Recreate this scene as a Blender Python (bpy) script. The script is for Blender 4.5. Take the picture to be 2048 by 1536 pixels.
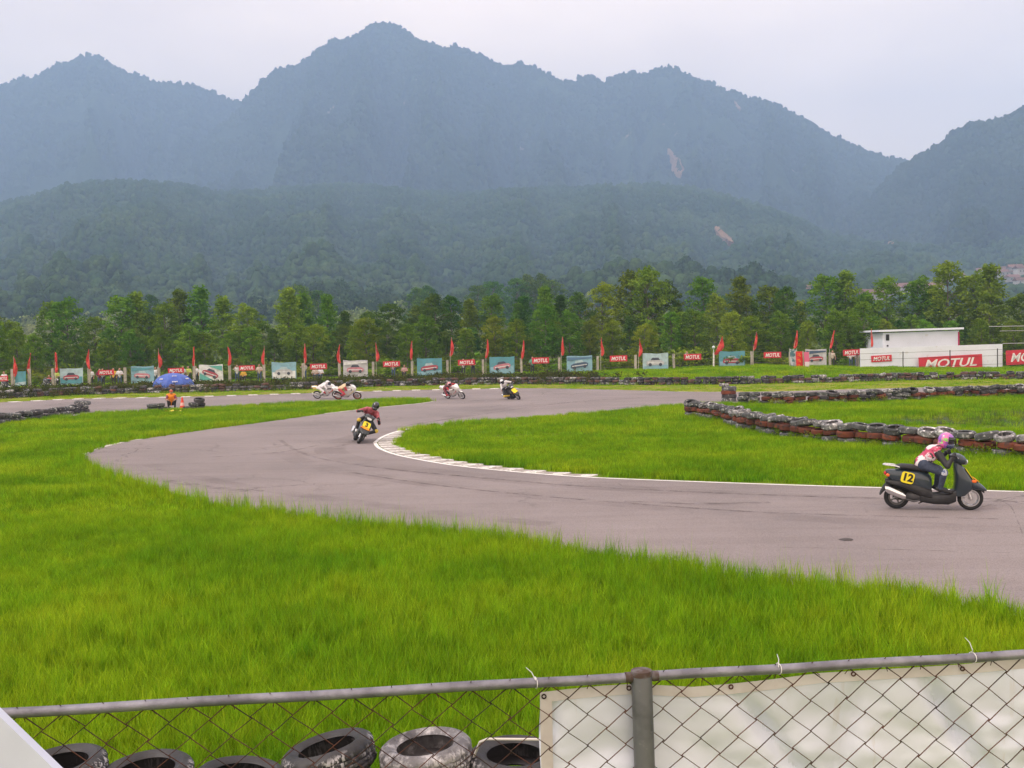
import bpy, bmesh, math, random
import numpy as np
from mathutils import Vector, Matrix, Euler, geometry, noise as mnoise

R = math.radians
random.seed(7)
rng = np.random.default_rng(7)
sc = bpy.context.scene
for o in list(bpy.data.objects):
    bpy.data.objects.remove(o)

# ------------------------------------------------------------------ camera
FPX, CAMZ, ROLL = 2050.0, 3.26, R(1.0)
PITCH = math.atan(75 / FPX)
C0 = Vector((0, 0, CAMZ))
FWD = Vector((0, math.cos(PITCH), -math.sin(PITCH)))
UP0 = Vector((0, math.sin(PITCH), math.cos(PITCH)))
RT0 = Vector((1, 0, 0))
RT = math.cos(ROLL) * RT0 - math.sin(ROLL) * UP0
UP = math.sin(ROLL) * RT0 + math.cos(ROLL) * UP0
cam_d = bpy.data.cameras.new('camera')
cam = bpy.data.objects.new('camera', cam_d)
sc.collection.objects.link(cam)
cam.matrix_world = Matrix((( RT.x, UP.x, -FWD.x, 0), (RT.y, UP.y, -FWD.y, 0), (RT.z, UP.z, -FWD.z, CAMZ), (0, 0, 0, 1)))
cam_d.sensor_width = 36.0
cam_d.lens = 36.0 * FPX / 2048.0
cam_d.clip_start = 0.05
cam_d.clip_end = 30000
sc.camera = cam

# ------------------------------------------------------------------ sky, sun, exposure
SUN_EL, SUN_AZ = R(50), R(248)      # azimuth clockwise from +Y
w = bpy.data.worlds.new('World'); sc.world = w; w.use_nodes = True
nt = w.node_tree; nt.nodes.clear()
def wn(t, **k):
    n = nt.nodes.new(t)
    for a, b in k.items(): setattr(n, a, b)
    return n
sky = wn('ShaderNodeTexSky', sky_type='NISHITA'); sky.sun_disc = False
sky.sun_elevation = SUN_EL; sky.sun_rotation = SUN_AZ
sky.air_density = 1.5; sky.dust_density = 3.0
sk = wn('ShaderNodeVectorMath', operation='SCALE'); sk.inputs[3].default_value = 0.10
nt.links.new(sky.outputs[0], sk.inputs[0])
tc = wn('ShaderNodeTexCoord')
mp = wn('ShaderNodeMapping'); mp.inputs['Scale'].default_value = (1.0, 1.0, 2.2)
nz = wn('ShaderNodeTexNoise'); nz.inputs['Scale'].default_value = 2.4; nz.inputs['Detail'].default_value = 5; nz.inputs['Roughness'].default_value = 0.5
rp = wn('ShaderNodeValToRGB')
rp.color_ramp.elements[0].position = 0.32; rp.color_ramp.elements[0].color = (1.00, 0.80, 0.70, 1)
rp.color_ramp.elements[1].position = 0.68; rp.color_ramp.elements[1].color = (1.40, 1.12, 0.93, 1)
nt.links.new(tc.outputs['Generated'], mp.inputs[0]); nt.links.new(mp.outputs[0], nz.inputs['Vector']); nt.links.new(nz.outputs['Fac'], rp.inputs[0])
mx = wn('ShaderNodeMix', data_type='RGBA'); mx.inputs[0].default_value = 0.90
nt.links.new(sk.outputs[0], mx.inputs[6]); nt.links.new(rp.outputs[0], mx.inputs[7])
bg = wn('ShaderNodeBackground'); bg.inputs[1].default_value = 1.7
wo = wn('ShaderNodeOutputWorld')
nt.links.new(mx.outputs[2], bg.inputs[0]); nt.links.new(bg.outputs[0], wo.inputs[0])

sun_d = bpy.data.lights.new('sun', 'SUN'); sun_d.energy = 1.5; sun_d.angle = R(10); sun_d.color = (1.0, 0.965, 0.92)
sun = bpy.data.objects.new('sun', sun_d); sc.collection.objects.link(sun)
sdir = Vector((math.sin(SUN_AZ) * math.cos(SUN_EL), math.cos(SUN_AZ) * math.cos(SUN_EL), math.sin(SUN_EL)))
sun.rotation_euler = sdir.to_track_quat('Z', 'Y').to_euler()
sun.location = sdir * 60

sc.view_settings.view_transform = 'Standard'; sc.view_settings.look = 'None'
sc.view_settings.exposure = -0.06; sc.view_settings.gamma = 1.0
sc.view_settings.use_curve_mapping = False
sc.render.engine = 'CYCLES'
cy = sc.cycles
cy.use_denoising = True
try: cy.denoiser = 'OPENIMAGEDENOISE'
except Exception: pass
cy.use_adaptive_sampling = True; cy.adaptive_threshold = 0.02
cy.max_bounces = 6; cy.diffuse_bounces = 3; cy.glossy_bounces = 3; cy.transmission_bounces = 4
cy.transparent_max_bounces = 8; cy.volume_bounces = 4
cy.caustics_reflective = False; cy.caustics_refractive = False
cy.sample_clamp_indirect = 5.0

# ------------------------------------------------------------------ helpers
def ray(px, py):
    return FWD + RT * ((px - 1024) / FPX) + UP * ((768 - py) / FPX)
def G(px, py, z=0.0):
    d = ray(px, py); t = (z - CAMZ) / d.z
    return Vector((d.x * t, d.y * t, z))
def AT(px, py, y):
    d = ray(px, py); t = y / d.y
    return Vector((d.x * t, y, CAMZ + d.z * t))
def col(o): sc.collection.objects.link(o); return o

_mats = {}
def new_mat(name):
    m = bpy.data.materials.new(name); m.use_nodes = True
    m.node_tree.nodes.clear()
    return m
class NT:
    def __init__(s, m): s.t = m.node_tree
    def n(s, typ, **k):
        x = s.t.nodes.new(typ)
        for a, b in k.items():
            if a.startswith('i_'):
                x.inputs[a[2:].replace('_', ' ')].default_value = b
            else: setattr(x, a, b)
        return x
    def l(s, a, b): s.t.links.new(a, b)
    def ramp(s, src, stops):
        r = s.n('ShaderNodeValToRGB'); e = r.color_ramp.elements
        while len(e) < len(stops): e.new(0.5)
        for i, (p, c) in enumerate(stops):
            e[i].position = p; e[i].color = (c[0], c[1], c[2], 1)
        s.l(src, r.inputs[0]); return r.outputs[0]
    def mix(s, f, a, b, blend='MIX'):
        x = s.n('ShaderNodeMix', data_type='RGBA', blend_type=blend)
        for i, v in ((0, f), (6, a), (7, b)):
            if hasattr(v, 'is_output') or hasattr(v, 'links'): s.l(v, x.inputs[i])
            else: x.inputs[i].default_value = v if i == 0 else (v[0], v[1], v[2], 1)
        return x.outputs[2]
    def noise(s, vec, scale, detail=5, rough=0.55, dist=0.0):
        x = s.n('ShaderNodeTexNoise'); x.inputs['Scale'].default_value = scale
        x.inputs['Detail'].default_value = detail; x.inputs['Roughness'].default_value = rough; x.inputs['Distortion'].default_value = dist
        if vec is not None: s.l(vec, x.inputs['Vector'])
        return x.outputs['Fac']

def M(name, c, rough=0.7, metal=0.0, c2=None, scale=6.0, lo=0.42, hi=0.6, bump=0.0, bscale=40.0, rnd=0.0, coat=0.0, spec=0.4, c3=None, s3=25.0, lo3=0.6, hi3=0.66, world=False):
    if name in _mats: return _mats[name]
    m = new_mat(name); N = NT(m)
    p = N.n('ShaderNodeBsdfPrincipled'); o = N.n('ShaderNodeOutputMaterial'); N.l(p.outputs[0], o.inputs[0])
    p.inputs['Roughness'].default_value = rough; p.inputs['Metallic'].default_value = metal
    p.inputs['Coat Weight'].default_value = coat; p.inputs['Specular IOR Level'].default_value = spec
    vec = None
    if c2 is not None or bump or c3 is not None:
        if world: vec = N.n('ShaderNodeNewGeometry').outputs['Position']
        else:
            t = N.n('ShaderNodeTexCoord'); oi = N.n('ShaderNodeObjectInfo')
            ad = N.n('ShaderNodeVectorMath', operation='ADD'); sc_ = N.n('ShaderNodeMath', operation='MULTIPLY'); sc_.inputs[1].default_value = 37.0
            N.l(oi.outputs['Random'], sc_.inputs[0]); N.l(t.outputs['Object'], ad.inputs[0]); N.l(sc_.outputs[0], ad.inputs[1])
            vec = ad.outputs[0]
    src = None
    if c2 is not None:
        src = N.ramp(N.noise(vec, scale), [(lo, c), (hi, c2)])
    if c3 is not None:
        f = N.ramp(N.noise(vec, s3, 4), [(lo3, (0, 0, 0)), (hi3, (1, 1, 1))])
        src = N.mix(f, src if src is not None else c, c3)
    if rnd:
        oi2 = N.n('ShaderNodeObjectInfo'); mr = N.n('ShaderNodeMapRange')
        mr.inputs[3].default_value = 1 - rnd; mr.inputs[4].default_value = 1 + rnd
        N.l(oi2.outputs['Random'], mr.inputs[0])
        hs = N.n('ShaderNodeHueSaturation'); N.l(mr.outputs[0], hs.inputs['Value'])
        if src is not None: N.l(src, hs.inputs['Color'])
        else: hs.inputs['Color'].default_value = (*c, 1)
        src = hs.outputs[0]
    if src is not None: N.l(src, p.inputs['Base Color'])
    else: p.inputs['Base Color'].default_value = (*c, 1)
    if bump:
        b = N.n('ShaderNodeBump'); b.inputs['Strength'].default_value = bump; b.inputs['Distance'].default_value = 0.02
        N.l(N.noise(vec, bscale, 4), b.inputs['Height']); N.l(b.outputs[0], p.inputs['Normal'])
    _mats[name] = m
    return m

def leafmat(name, ca, cb, cc, scale=0.35, trans=0.4, rnd=0.15, fine=3.0, world=True, blade=False):
    m = new_mat(name); N = NT(m)
    g = N.n('ShaderNodeNewGeometry')
    base = N.ramp(N.noise(g.outputs['Position'], scale, 4), [(0.34, ca), (0.5, cb), (0.66, cc)])
    am = 0.22 if blade else 0.26
    f = N.ramp(N.noise(g.outputs['Position'], fine, 2), [(0.3, (1 - am,) * 3), (0.7, (1 + am,) * 3)])
    base = N.mix(1.0, base, f, 'MULTIPLY')
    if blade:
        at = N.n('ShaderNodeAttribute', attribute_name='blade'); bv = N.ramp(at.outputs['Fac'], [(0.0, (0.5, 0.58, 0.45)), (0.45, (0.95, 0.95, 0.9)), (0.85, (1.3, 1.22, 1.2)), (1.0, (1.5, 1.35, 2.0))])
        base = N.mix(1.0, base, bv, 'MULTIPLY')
    if rnd:
        oi = N.n('ShaderNodeObjectInfo'); mr = N.n('ShaderNodeMapRange'); mr.inputs[3].default_value = 1 - rnd; mr.inputs[4].default_value = 1 + rnd
        N.l(oi.outputs['Random'], mr.inputs[0])
        hs = N.n('ShaderNodeHueSaturation'); N.l(mr.outputs[0], hs.inputs['Value']); N.l(base, hs.inputs['Color'])
        mh = N.n('ShaderNodeMapRange'); mh.inputs[3].default_value = 0.5 - rnd * 0.12; mh.inputs[4].default_value = 0.5 + rnd * 0.12
        m7 = N.n('ShaderNodeMath', operation='MULTIPLY'); m7.inputs[1].default_value = 7.31; fr = N.n('ShaderNodeMath', operation='FRACT')
        N.l(oi.outputs['Random'], m7.inputs[0]); N.l(m7.outputs[0], fr.inputs[0]); N.l(fr.outputs[0], mh.inputs[0]); N.l(mh.outputs[0], hs.inputs['Hue'])
        base = hs.outputs[0]
    d = N.n('ShaderNodeBsdfDiffuse'); t = N.n('ShaderNodeBsdfTranslucent'); x = N.n('ShaderNodeMixShader'); x.inputs[0].default_value = trans
    N.l(base, d.inputs[0]); N.l(base, t.inputs[0]); N.l(d.outputs[0], x.inputs[1]); N.l(t.outputs[0], x.inputs[2])
    o = N.n('ShaderNodeOutputMaterial'); N.l(x.outputs[0], o.inputs[0])
    return m

class MB:
    """collects geometry for ONE mesh object; faces carry a material index"""
    def __init__(s): s.v = []; s.f = []; s.m = []; s.mi = 0; s.smooth = True
    def add(s, vs, fs, T=None):
        b = len(s.v)
        for v in vs:
            v = Vector(v)
            s.v.append(tuple(T @ v) if T is not None else tuple(v))
        for f in fs: s.f.append(tuple(i + b for i in f)); s.m.append(s.mi)
        return s
    def box(s, c, d, T=None, bev=0.0):
        x, y, z = c; a, b, h = d[0] / 2, d[1] / 2, d[2] / 2
        if bev <= 0:
            vs = [(x + i * a, y + j * b, z + k * h) for i in (-1, 1) for j in (-1, 1) for k in (-1, 1)]
            return s.add(vs, [(0, 1, 3, 2), (4, 6, 7, 5), (0, 4, 5, 1), (2, 3, 7, 6), (0, 2, 6, 4), (1, 5, 7, 3)], T)
        e = bev
        def ring(zz, ia, ib):
            return [(x - ia + e, y - ib, zz), (x + ia - e, y - ib, zz), (x + ia, y - ib + e, zz), (x + ia, y + ib - e, zz),
                    (x + ia - e, y + ib, zz), (x - ia + e, y + ib, zz), (x - ia, y + ib - e, zz), (x - ia, y - ib + e, zz)]
        rs = [ring(z - h, a - e, b - e), ring(z - h + e, a, b), ring(z + h - e, a, b), ring(z + h, a - e, b - e)]
        return s.rings(rs, True, True, T)
    def rings(s, rs, cap0=True, cap1=True, T=None, closed=False):
        n = len(rs[0]); vs = [p for r in rs for p in r]; fs = []
        K = len(rs)
        for k in range(K if closed else K - 1):
            k2 = (k + 1) % K
            for i in range(n):
                j = (i + 1) % n
                fs.append((k * n + i, k * n + j, k2 * n + j, k2 * n + i))
        if not closed:
            if cap0: fs.append(tuple(range(n))[::-1])
            if cap1: fs.append(tuple(range((K - 1) * n, K * n)))
        return s.add(vs, fs, T)
    def tube(s, pts, r, n=8, T=None, cap=True):
        pts = [Vector(p) for p in pts]
        if not hasattr(r, '__len__'): r = [r] * len(pts)
        rs = []; prev = None
        for i, p in enumerate(pts):
            d = (pts[min(i + 1, len(pts) - 1)] - pts[max(i - 1, 0)])
            d = d.normalized() if d.length > 1e-9 else Vector((0, 0, 1))
            if prev is None:
                u = d.orthogonal().normalized()
            else:
                u = (prev - d * prev.dot(d))
                u = u.normalized() if u.length > 1e-6 else d.orthogonal().normalized()
            prev = u; v = d.cross(u)
            rs.append([p + (u * math.cos(2 * math.pi * k / n) + v * math.sin(2 * math.pi * k / n)) * r[i] for k in range(n)])
        return s.rings(rs, cap, cap, T)
    def lathe(s, prof, n=24, T=None, closed=False, axis='Z'):
        rs = []
        for (r, z) in prof:
            rg = []
            for k in range(n):
                a = 2 * math.pi * k / n
                p = (r * math.cos(a), r * math.sin(a), z)
                if axis == 'Y': p = (p[0], p[2], p[1])
                rg.append(p)
            rs.append(rg)
        return s.rings(rs, not closed, not closed, T, closed)
    def ell(s, c, r, n=12, m=8, T=None):
        pr = [(max(1e-4, math.sin(math.pi * k / m)), -math.cos(math.pi * k / m)) for k in range(m + 1)]
        L = Matrix.Translation(c) @ Matrix.Diagonal((r[0], r[1], r[2], 1))
        return s.lathe(pr, n, (T @ L) if T is not None else L)
    def loft(s, secs, n=16, T=None):
        """secs: (center, u-vector, v-vector, exponent)"""
        rs = []
        for (c, u, v, e) in secs:
            c, u, v = Vector(c), Vector(u), Vector(v); rg = []
            for k in range(n):
                a = 2 * math.pi * (k + 0.5) / n
                ca, sa = math.cos(a), math.sin(a)
                x = math.copysign(abs(ca) ** (2 / e), ca); y = math.copysign(abs(sa) ** (2 / e), sa)
                rg.append(c + u * x + v * y)
            rs.append(rg)
        return s.rings(rs, True, True, T)
    def extr(s, poly, a, b, T=None):
        """polygon in XZ, extruded in y from a to b"""
        n = len(poly)
        vs = [(p[0], a, p[1]) for p in poly] + [(p[0], b, p[1]) for p in poly]
        fs = [tuple(range(n)), tuple(range(2 * n - 1, n - 1, -1))] + [(i, i + n, (i + 1) % n + n, (i + 1) % n) for i in range(n)]
        return s.add(vs, fs, T)
    def mesh(s, name, mats):
        me = bpy.data.meshes.new(name)
        me.from_pydata([tuple(v) for v in s.v], [], s.f)
        if not isinstance(mats, (list, tuple)): mats = [mats]
        for m in mats: me.materials.append(m)
        if len(mats) > 1: me.polygons.foreach_set('material_index', s.m)
        bm = bmesh.new(); bm.from_mesh(me); bmesh.ops.recalc_face_normals(bm, faces=bm.faces); bm.to_mesh(me); bm.free()
        if s.smooth:
            me.polygons.foreach_set('use_smooth', [True] * len(me.polygons))
            try: me.set_sharp_from_angle(angle=R(38))
            except Exception: pass
        me.update()
        return me
    def build(s, name, mats, parent=None, mw=None):
        return put(name, s.mesh(name, mats), parent, mw)

def put(name, me, parent=None, mw=None):
    o = bpy.data.objects.new(name, me); col(o)
    if parent is not None: o.parent = parent
    if mw is not None: o.matrix_local = mw
    return o
def empty(name, mw=None):
    o = bpy.data.objects.new(name, None); col(o); o.empty_display_size = 0.2
    if mw is not None: o.matrix_world = mw
    return o
def tag(o, label, cat, group=None):
    o['label'] = label; o['category'] = cat
    if group: o['group'] = group
    return o
def struct(o): o['kind'] = 'structure'; return o
def copy_tree(o, parent=None):
    c = o.copy(); col(c)
    if parent is not None:
        c.parent = parent; c.matrix_parent_inverse = o.matrix_parent_inverse.copy()
    for ch in o.children: copy_tree(ch, c)
    return c
TR = Matrix.Translation
def RZ(a): return Matrix.Rotation(a, 4, 'Z')
def RX(a): return Matrix.Rotation(a, 4, 'X')
def RY(a): return Matrix.Rotation(a, 4, 'Y')
def frame(o, x, z=None):
    """matrix with origin o, X axis along x"""
    x = Vector(x).normalized(); z = Vector(z) if z is not None else Vector((0, 0, 1))
    y = z.cross(x)
    if y.length < 1e-5: y = Vector((0, 1, 0))
    y.normalize(); z = x.cross(y)
    return Matrix(((x.x, y.x, z.x, o[0]), (x.y, y.y, z.y, o[1]), (x.z, y.z, z.z, o[2]), (0, 0, 0, 1)))

_txt = {}
def text_mesh(s, mat, size=1.0, shear=0.0, offset=0.0, extrude=0.01, key=None):
    """lettering as a mesh in the XZ plane facing -Y, centred"""
    k = (s, mat.name, size, shear, offset, extrude)
    if k in _txt: return _txt[k]
    cu = bpy.data.curves.new('lettering', 'FONT'); cu.body = s; cu.size = size; cu.shear = shear; cu.offset = offset; cu.extrude = extrude
    cu.align_x = 'CENTER'; cu.align_y = 'CENTER'; cu.resolution_u = 3
    o = bpy.data.objects.new('lettering_source', cu); col(o)
    dg = bpy.context.evaluated_depsgraph_get(); dg.update()
    me = bpy.data.meshes.new_from_object(o.evaluated_get(dg))
    bpy.data.objects.remove(o); bpy.data.curves.remove(cu)
    me.transform(RX(R(90)))
    me.materials.clear(); me.materials.append(mat)
    _txt[k] = me
    return me

def vnoise(x, y, seed=0):
    """smooth value noise on arrays"""
    def h(i, j):
        n = (i * 374761393 + j * 668265263 + seed * 1442695041) & 0xFFFFFFFF
        n = ((n ^ (n >> 13)) * 1274126177) & 0xFFFFFFFF
        return ((n ^ (n >> 16)) & 0xFFFF) / 65535.0
    xi = np.floor(x).astype(np.int64); yi = np.floor(y).astype(np.int64)
    fx = x - xi; fy = y - yi
    fx = fx * fx * (3 - 2 * fx); fy = fy * fy * (3 - 2 * fy)
    a = h(xi, yi) * (1 - fx) + h(xi + 1, yi) * fx
    b = h(xi, yi + 1) * (1 - fx) + h(xi + 1, yi + 1) * fx
    return (a * (1 - fy) + b * fy) * 2 - 1
def fbm(x, y, oct=4, seed=0):
    s = 0; a = 1.0
    for k in range(oct):
        s = s + a * vnoise(x * 2 ** k, y * 2 ** k, seed + k); a *= 0.5
    return s
def in_poly(px, py, poly):
    ins = np.zeros(len(px), bool); n = len(poly)
    for i in range(n):
        x1, y1 = poly[i]; x2, y2 = poly[(i + 1) % n]
        if y1 == y2: continue
        c = ((y1 > py) != (y2 > py)) & (px < (x2 - x1) * (py - y1) / (y2 - y1) + x1)
        ins ^= c
    return ins
def smooth_line(pts, step=0.6):
    """Catmull-Rom through 2D/3D points, resampled"""
    pts = [Vector((p[0], p[1], 0)) for p in pts]; out = []
    for i in range(len(pts) - 1):
        p0 = pts[max(i - 1, 0)]; p1 = pts[i]; p2 = pts[i + 1]; p3 = pts[min(i + 2, len(pts) - 1)]
        n = max(2, int((p2 - p1).length / step))
        for k in range(n):
            t = k / n
            out.append(0.5 * ((2 * p1) + (p2 - p0) * t + (2 * p0 - 5 * p1 + 4 * p2 - p3) * t * t + (3 * p1 - p0 - 3 * p2 + p3) * t ** 3))
    out.append(pts[-1]); return out
def ribbon(name, pts, a, b, z, mat):
    """flat strip along pts, from offset a to b on the left side"""
    mb = MB(); vs = []; fs = []
    for i, p in enumerate(pts):
        d = (pts[min(i + 1, len(pts) - 1)] - pts[max(i - 1, 0)]).normalized(); nrm = Vector((-d.y, d.x, 0))
        for k in (a, b):
            q = p + nrm * (k[i] if hasattr(k, '__len__') else k); vs.append((q.x, q.y, z))
        if i: fs.append((2 * i - 2, 2 * i - 1, 2 * i + 1, 2 * i))
    mb.add(vs, fs); mb.smooth = False
    return mb.build(name, mat)
def resample(pts, step):
    out = [pts[0].copy()]; acc = 0.0
    for i in range(1, len(pts)):
        a = pts[i - 1]; b = pts[i]; L = (b - a).length
        while acc + L >= step:
            t = (step - acc) / L; a = a + (b - a) * t; out.append(a.copy()); L = (b - a).length; acc = 0.0
        acc += L
    return out
ORD = 'first second third fourth fifth sixth seventh eighth ninth tenth eleventh twelfth thirteenth fourteenth fifteenth sixteenth seventeenth eighteenth nineteenth'.split()
TENS = {20: 'twent', 30: 'thirt', 40: 'fort', 50: 'fift', 60: 'sixt', 70: 'sevent'}
def ordinal(n):
    if n < 20: return ORD[n - 1]
    t = n // 10 * 10; r = n % 10
    return TENS[t] + 'ieth' if r == 0 else TENS[t] + 'y-' + ORD[r - 1]
# ------------------------------------------------------------------ ground shape
WALLPX = [(-420, 808), (-200, 803), (0, 797), (150, 790), (300, 786), (450, 783), (600, 779), (800, 772), (1000, 769), (1150, 769), (1300, 770), (1500, 768), (1700, 764), (1850, 760), (2048, 758), (2300, 754)]
far_wall = smooth_line([G(*p) for p in WALLPX], 0.6)
_wx = np.array([p.x for p in far_wall]); _wy = np.array([p.y for p in far_wall])
def wall_y(x): return np.interp(x, _wx, _wy)
def bank_h(x): return np.interp(x, [-45, -20, 0, 25, 35, 45, 60], [0.08, 0.3, 0.45, 0.85, 0.5, 0.25, 0.25])
def ground_z(x, y):
    x = np.asarray(x, float); y = np.asarray(y, float)
    s = np.clip((y - wall_y(x) - 1.0) / 11.0, 0, 1)
    return s * s * (3 - 2 * s) * bank_h(x)
def gz(x, y): return float(ground_z(np.array([x]), np.array([y]))[0])

def grass_ground_mat():
    m = new_mat('grass_soil'); N = NT(m)
    g = N.n('ShaderNodeNewGeometry')
    a = N.ramp(N.noise(g.outputs['Position'], 0.18, 5), [(0.35, (0.085, 0.155, 0.006)), (0.5, (0.12, 0.195, 0.007)), (0.66, (0.165, 0.22, 0.010))])
    f = N.ramp(N.noise(g.outputs['Position'], 5.0, 4), [(0.3, (0.6,) * 3), (0.7, (1.3,) * 3)])
    p = N.n('ShaderNodeBsdfPrincipled'); p.inputs['Roughness'].default_value = 0.95; p.inputs['Specular IOR Level'].default_value = 0.1
    N.l(N.mix(1.0, a, f, 'MULTIPLY'), p.inputs['Base Color'])
    b = N.n('ShaderNodeBump'); b.inputs['Strength'].default_value = 0.6; b.inputs['Distance'].default_value = 0.05
    N.l(N.noise(g.outputs['Position'], 9.0, 4), b.inputs['Height']); N.l(b.outputs[0], p.inputs['Normal'])
    o = N.n('ShaderNodeOutputMaterial'); N.l(p.outputs[0], o.inputs[0])
    return m
GRASS_SOIL = grass_ground_mat()
def grid_sheet(name, xs, ys, zf, mat):
    X, Y = np.meshgrid(xs, ys); Z = zf(X, Y); nx, ny = len(xs), len(ys)
    me = bpy.data.meshes.new(name)
    v = np.stack([X, Y, Z], -1).reshape(-1, 3)
    i = np.arange(nx - 1)[None, :] + nx * np.arange(ny - 1)[:, None]
    f = np.stack([i, i + 1, i + 1 + nx, i + nx], -1).reshape(-1, 4)
    me.from_pydata(v.tolist(), [], f.tolist()); me.materials.append(mat)
    me.polygons.foreach_set('use_smooth', [True] * len(me.polygons)); me.update()
    return put(name, me)
xs = np.concatenate([[-3950, -1200, -400, -160], np.arange(-120, 121, 3.0), [160, 400, 1200, 3950]])
ys = np.concatenate([[-60, -20], np.arange(0, 66, 3.0), np.arange(66, 122, 1.5), np.arange(124, 180, 6.0), [240, 400, 900, 2000, 4550]])
struct(grid_sheet('ground', xs, ys, lambda X, Y: ground_z(X.ravel(), Y.ravel()).reshape(X.shape), GRASS_SOIL))

# ------------------------------------------------------------------ the track
near_edge = smooth_line([G(*p) for p in [(2700, 1345), (2300, 1275), (2048, 1240), (1900, 1212), (1750, 1192), (1600, 1172), (1450, 1160), (1300, 1138), (1150, 1112), (1000, 1085), (850, 1066), (700, 1054), (560, 1034), (440, 1014), (330, 990), (250, 966), (195, 944), (165, 925), (172, 909), (205, 896), (260, 883), (340, 870), (440, 856), (540, 843), (640, 829), (760, 815), (840, 807), (868, 803)]], 0.5)
isl_top = smooth_line([G(*p) for p in [(868, 803), (850, 799.5), (800, 799), (700, 803), (600, 807), (480, 813), (400, 817), (280, 823), (180, 829), (90, 838), (0, 848), (-200, 880), (-420, 920)]], 0.6)
far_edge = smooth_line([G(*p) for p in [(-420, 822), (-200, 813), (0, 805), (150, 798), (300, 795), (400, 793), (500, 790), (600, 787), (700, 784), (800, 781), (900, 779), (1000, 777), (1100, 777), (1200, 779), (1300, 782), (1400, 784), (1500, 784), (1600, 782), (1700, 779), (1850, 775), (2048, 770), (2300, 764)]], 0.8)
risl_top = smooth_line([G(*p) for p in [(2300, 786), (2048, 793), (1850, 798), (1700, 801), (1600, 804), (1500, 806), (1430, 808), (1370, 811), (1300, 816), (1200, 825), (1100, 832), (1000, 840), (920, 847), (860, 853), (815, 858), (785, 865), (760, 875), (746, 886)]], 0.5)
risl_near = smooth_line([G(*p) for p in [(746, 886), (755, 897), (785, 909), (830, 919), (900, 931), (980, 940), (1080, 949), (1200, 957), (1400, 965), (1600, 972), (1800, 978), (2048, 985), (2400, 994), (2800, 1004)]], 0.4)
road_poly = near_edge + isl_top[1:] + far_edge + risl_top + risl_near[1:]
ROAD2 = [(p.x, p.y) for p in road_poly]

def asphalt_mat():
    m = new_mat('aged_asphalt'); N = NT(m)
    g = N.n('ShaderNodeNewGeometry'); P = g.outputs['Position']
    big = N.ramp(N.noise(P, 0.16, 6, 0.6), [(0.3, (0.20, 0.176, 0.178)), (0.5, (0.245, 0.212, 0.213)), (0.72, (0.29, 0.253, 0.252))])
    spk = N.ramp(N.noise(P, 55.0, 3, 0.7), [(0.3, (0.62,) * 3), (0.5, (1.0,) * 3), (0.7, (1.28,) * 3)])
    c = N.mix(0.9, big, spk, 'MULTIPLY')
    # long faint wheel streaks
    mp_ = N.n('ShaderNodeMapping'); mp_.inputs['Scale'].default_value = (0.12, 1.6, 1); mp_.inputs['Rotation'].default_value = (0, 0, R(6)); N.l(P, mp_.inputs[0])
    st = N.ramp(N.noise(mp_.outputs[0], 1.0, 6, 0.62, 1.2), [(0.38, (0.82, 0.80, 0.80)), (0.52, (1, 1, 1))])
    c = N.mix(0.4, c, st, 'MULTIPLY')
    # cracks in part of the surface
    v = N.n('ShaderNodeTexVoronoi', feature='DISTANCE_TO_EDGE'); v.inputs['Scale'].default_value = 0.33
    dn = N.n('ShaderNodeVectorMath', operation='ADD'); nn = N.n('ShaderNodeTexNoise'); nn.inputs['Scale'].default_value = 1.3; nn.inputs['Detail'].default_value = 5
    N.l(P, nn.inputs['Vector']); N.l(P, dn.inputs[0]); N.l(nn.outputs['Color'], dn.inputs[1]); N.l(dn.outputs[0], v.inputs['Vector'])
    cr = N.ramp(v.outputs['Distance'], [(0.0, (1, 1, 1)), (0.012, (0, 0, 0))])
    gate = N.ramp(N.noise(P, 0.11, 3), [(0.47, (0, 0, 0)), (0.62, (1, 1, 1))])
    c = N.mix(N.mix(1.0, cr, gate, 'MULTIPLY'), c, (0.09, 0.08, 0.08))
    # dark rubber / oil stains
    oil = N.ramp(N.noise(P, 0.75, 5, 0.65, 0.8), [(0.655, (0, 0, 0)), (0.74, (0.5, 0.5, 0.5))])
    c = N.mix(oil, c, (0.12, 0.10, 0.10))
    p = N.n('ShaderNodeBsdfPrincipled'); p.inputs['Roughness'].default_value = 0.88; p.inputs['Specular IOR Level'].default_value = 0.25
    N.l(c, p.inputs['Base Color'])
    b = N.n('ShaderNodeBump'); b.inputs['Strength'].default_value = 0.35; b.inputs['Distance'].default_value = 0.01
    N.l(N.noise(P, 70.0, 3), b.inputs['Height']); N.l(b.outputs[0], p.inputs['Normal'])
    o = N.n('ShaderNodeOutputMaterial'); N.l(p.outputs[0], o.inputs[0])
    return m
ASPH = asphalt_mat()
tri = geometry.tessellate_polygon([road_poly])
mb = MB(); mb.add([(p.x, p.y, 0.006) for p in road_poly], tri); mb.smooth = False
struct(mb.build('race_track', ASPH))
def worn_paint(name, c, under, lo, hi, scale=3.0):
    return M(name, under, 0.8, c2=c, scale=scale, lo=lo, hi=hi, c3=tuple(x * 0.6 for x in under), s3=18, lo3=0.62, hi3=0.7, world=True)
WLINE = worn_paint('worn_white_line', (0.78, 0.76, 0.74), (0.45, 0.41, 0.40), 0.3, 0.42)
WLINE2 = worn_paint('faded_white_line', (0.72, 0.69, 0.62), (0.38, 0.34, 0.32), 0.40, 0.55)
apex = risl_top[-26:] + risl_near[1:]
struct(ribbon('edge_line', apex, 0.0, 0.13, 0.0105, WLINE))
k0 = next(i for i, p in enumerate(near_edge) if p.y > G(640, 829).y and p.x > -12)
struct(ribbon('edge_line', near_edge[k0:], -0.02, 0.12, 0.0105, WLINE2))
k1 = min(range(len(near_edge)), key=lambda i: (near_edge[i] - G(165, 925)).length)
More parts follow.
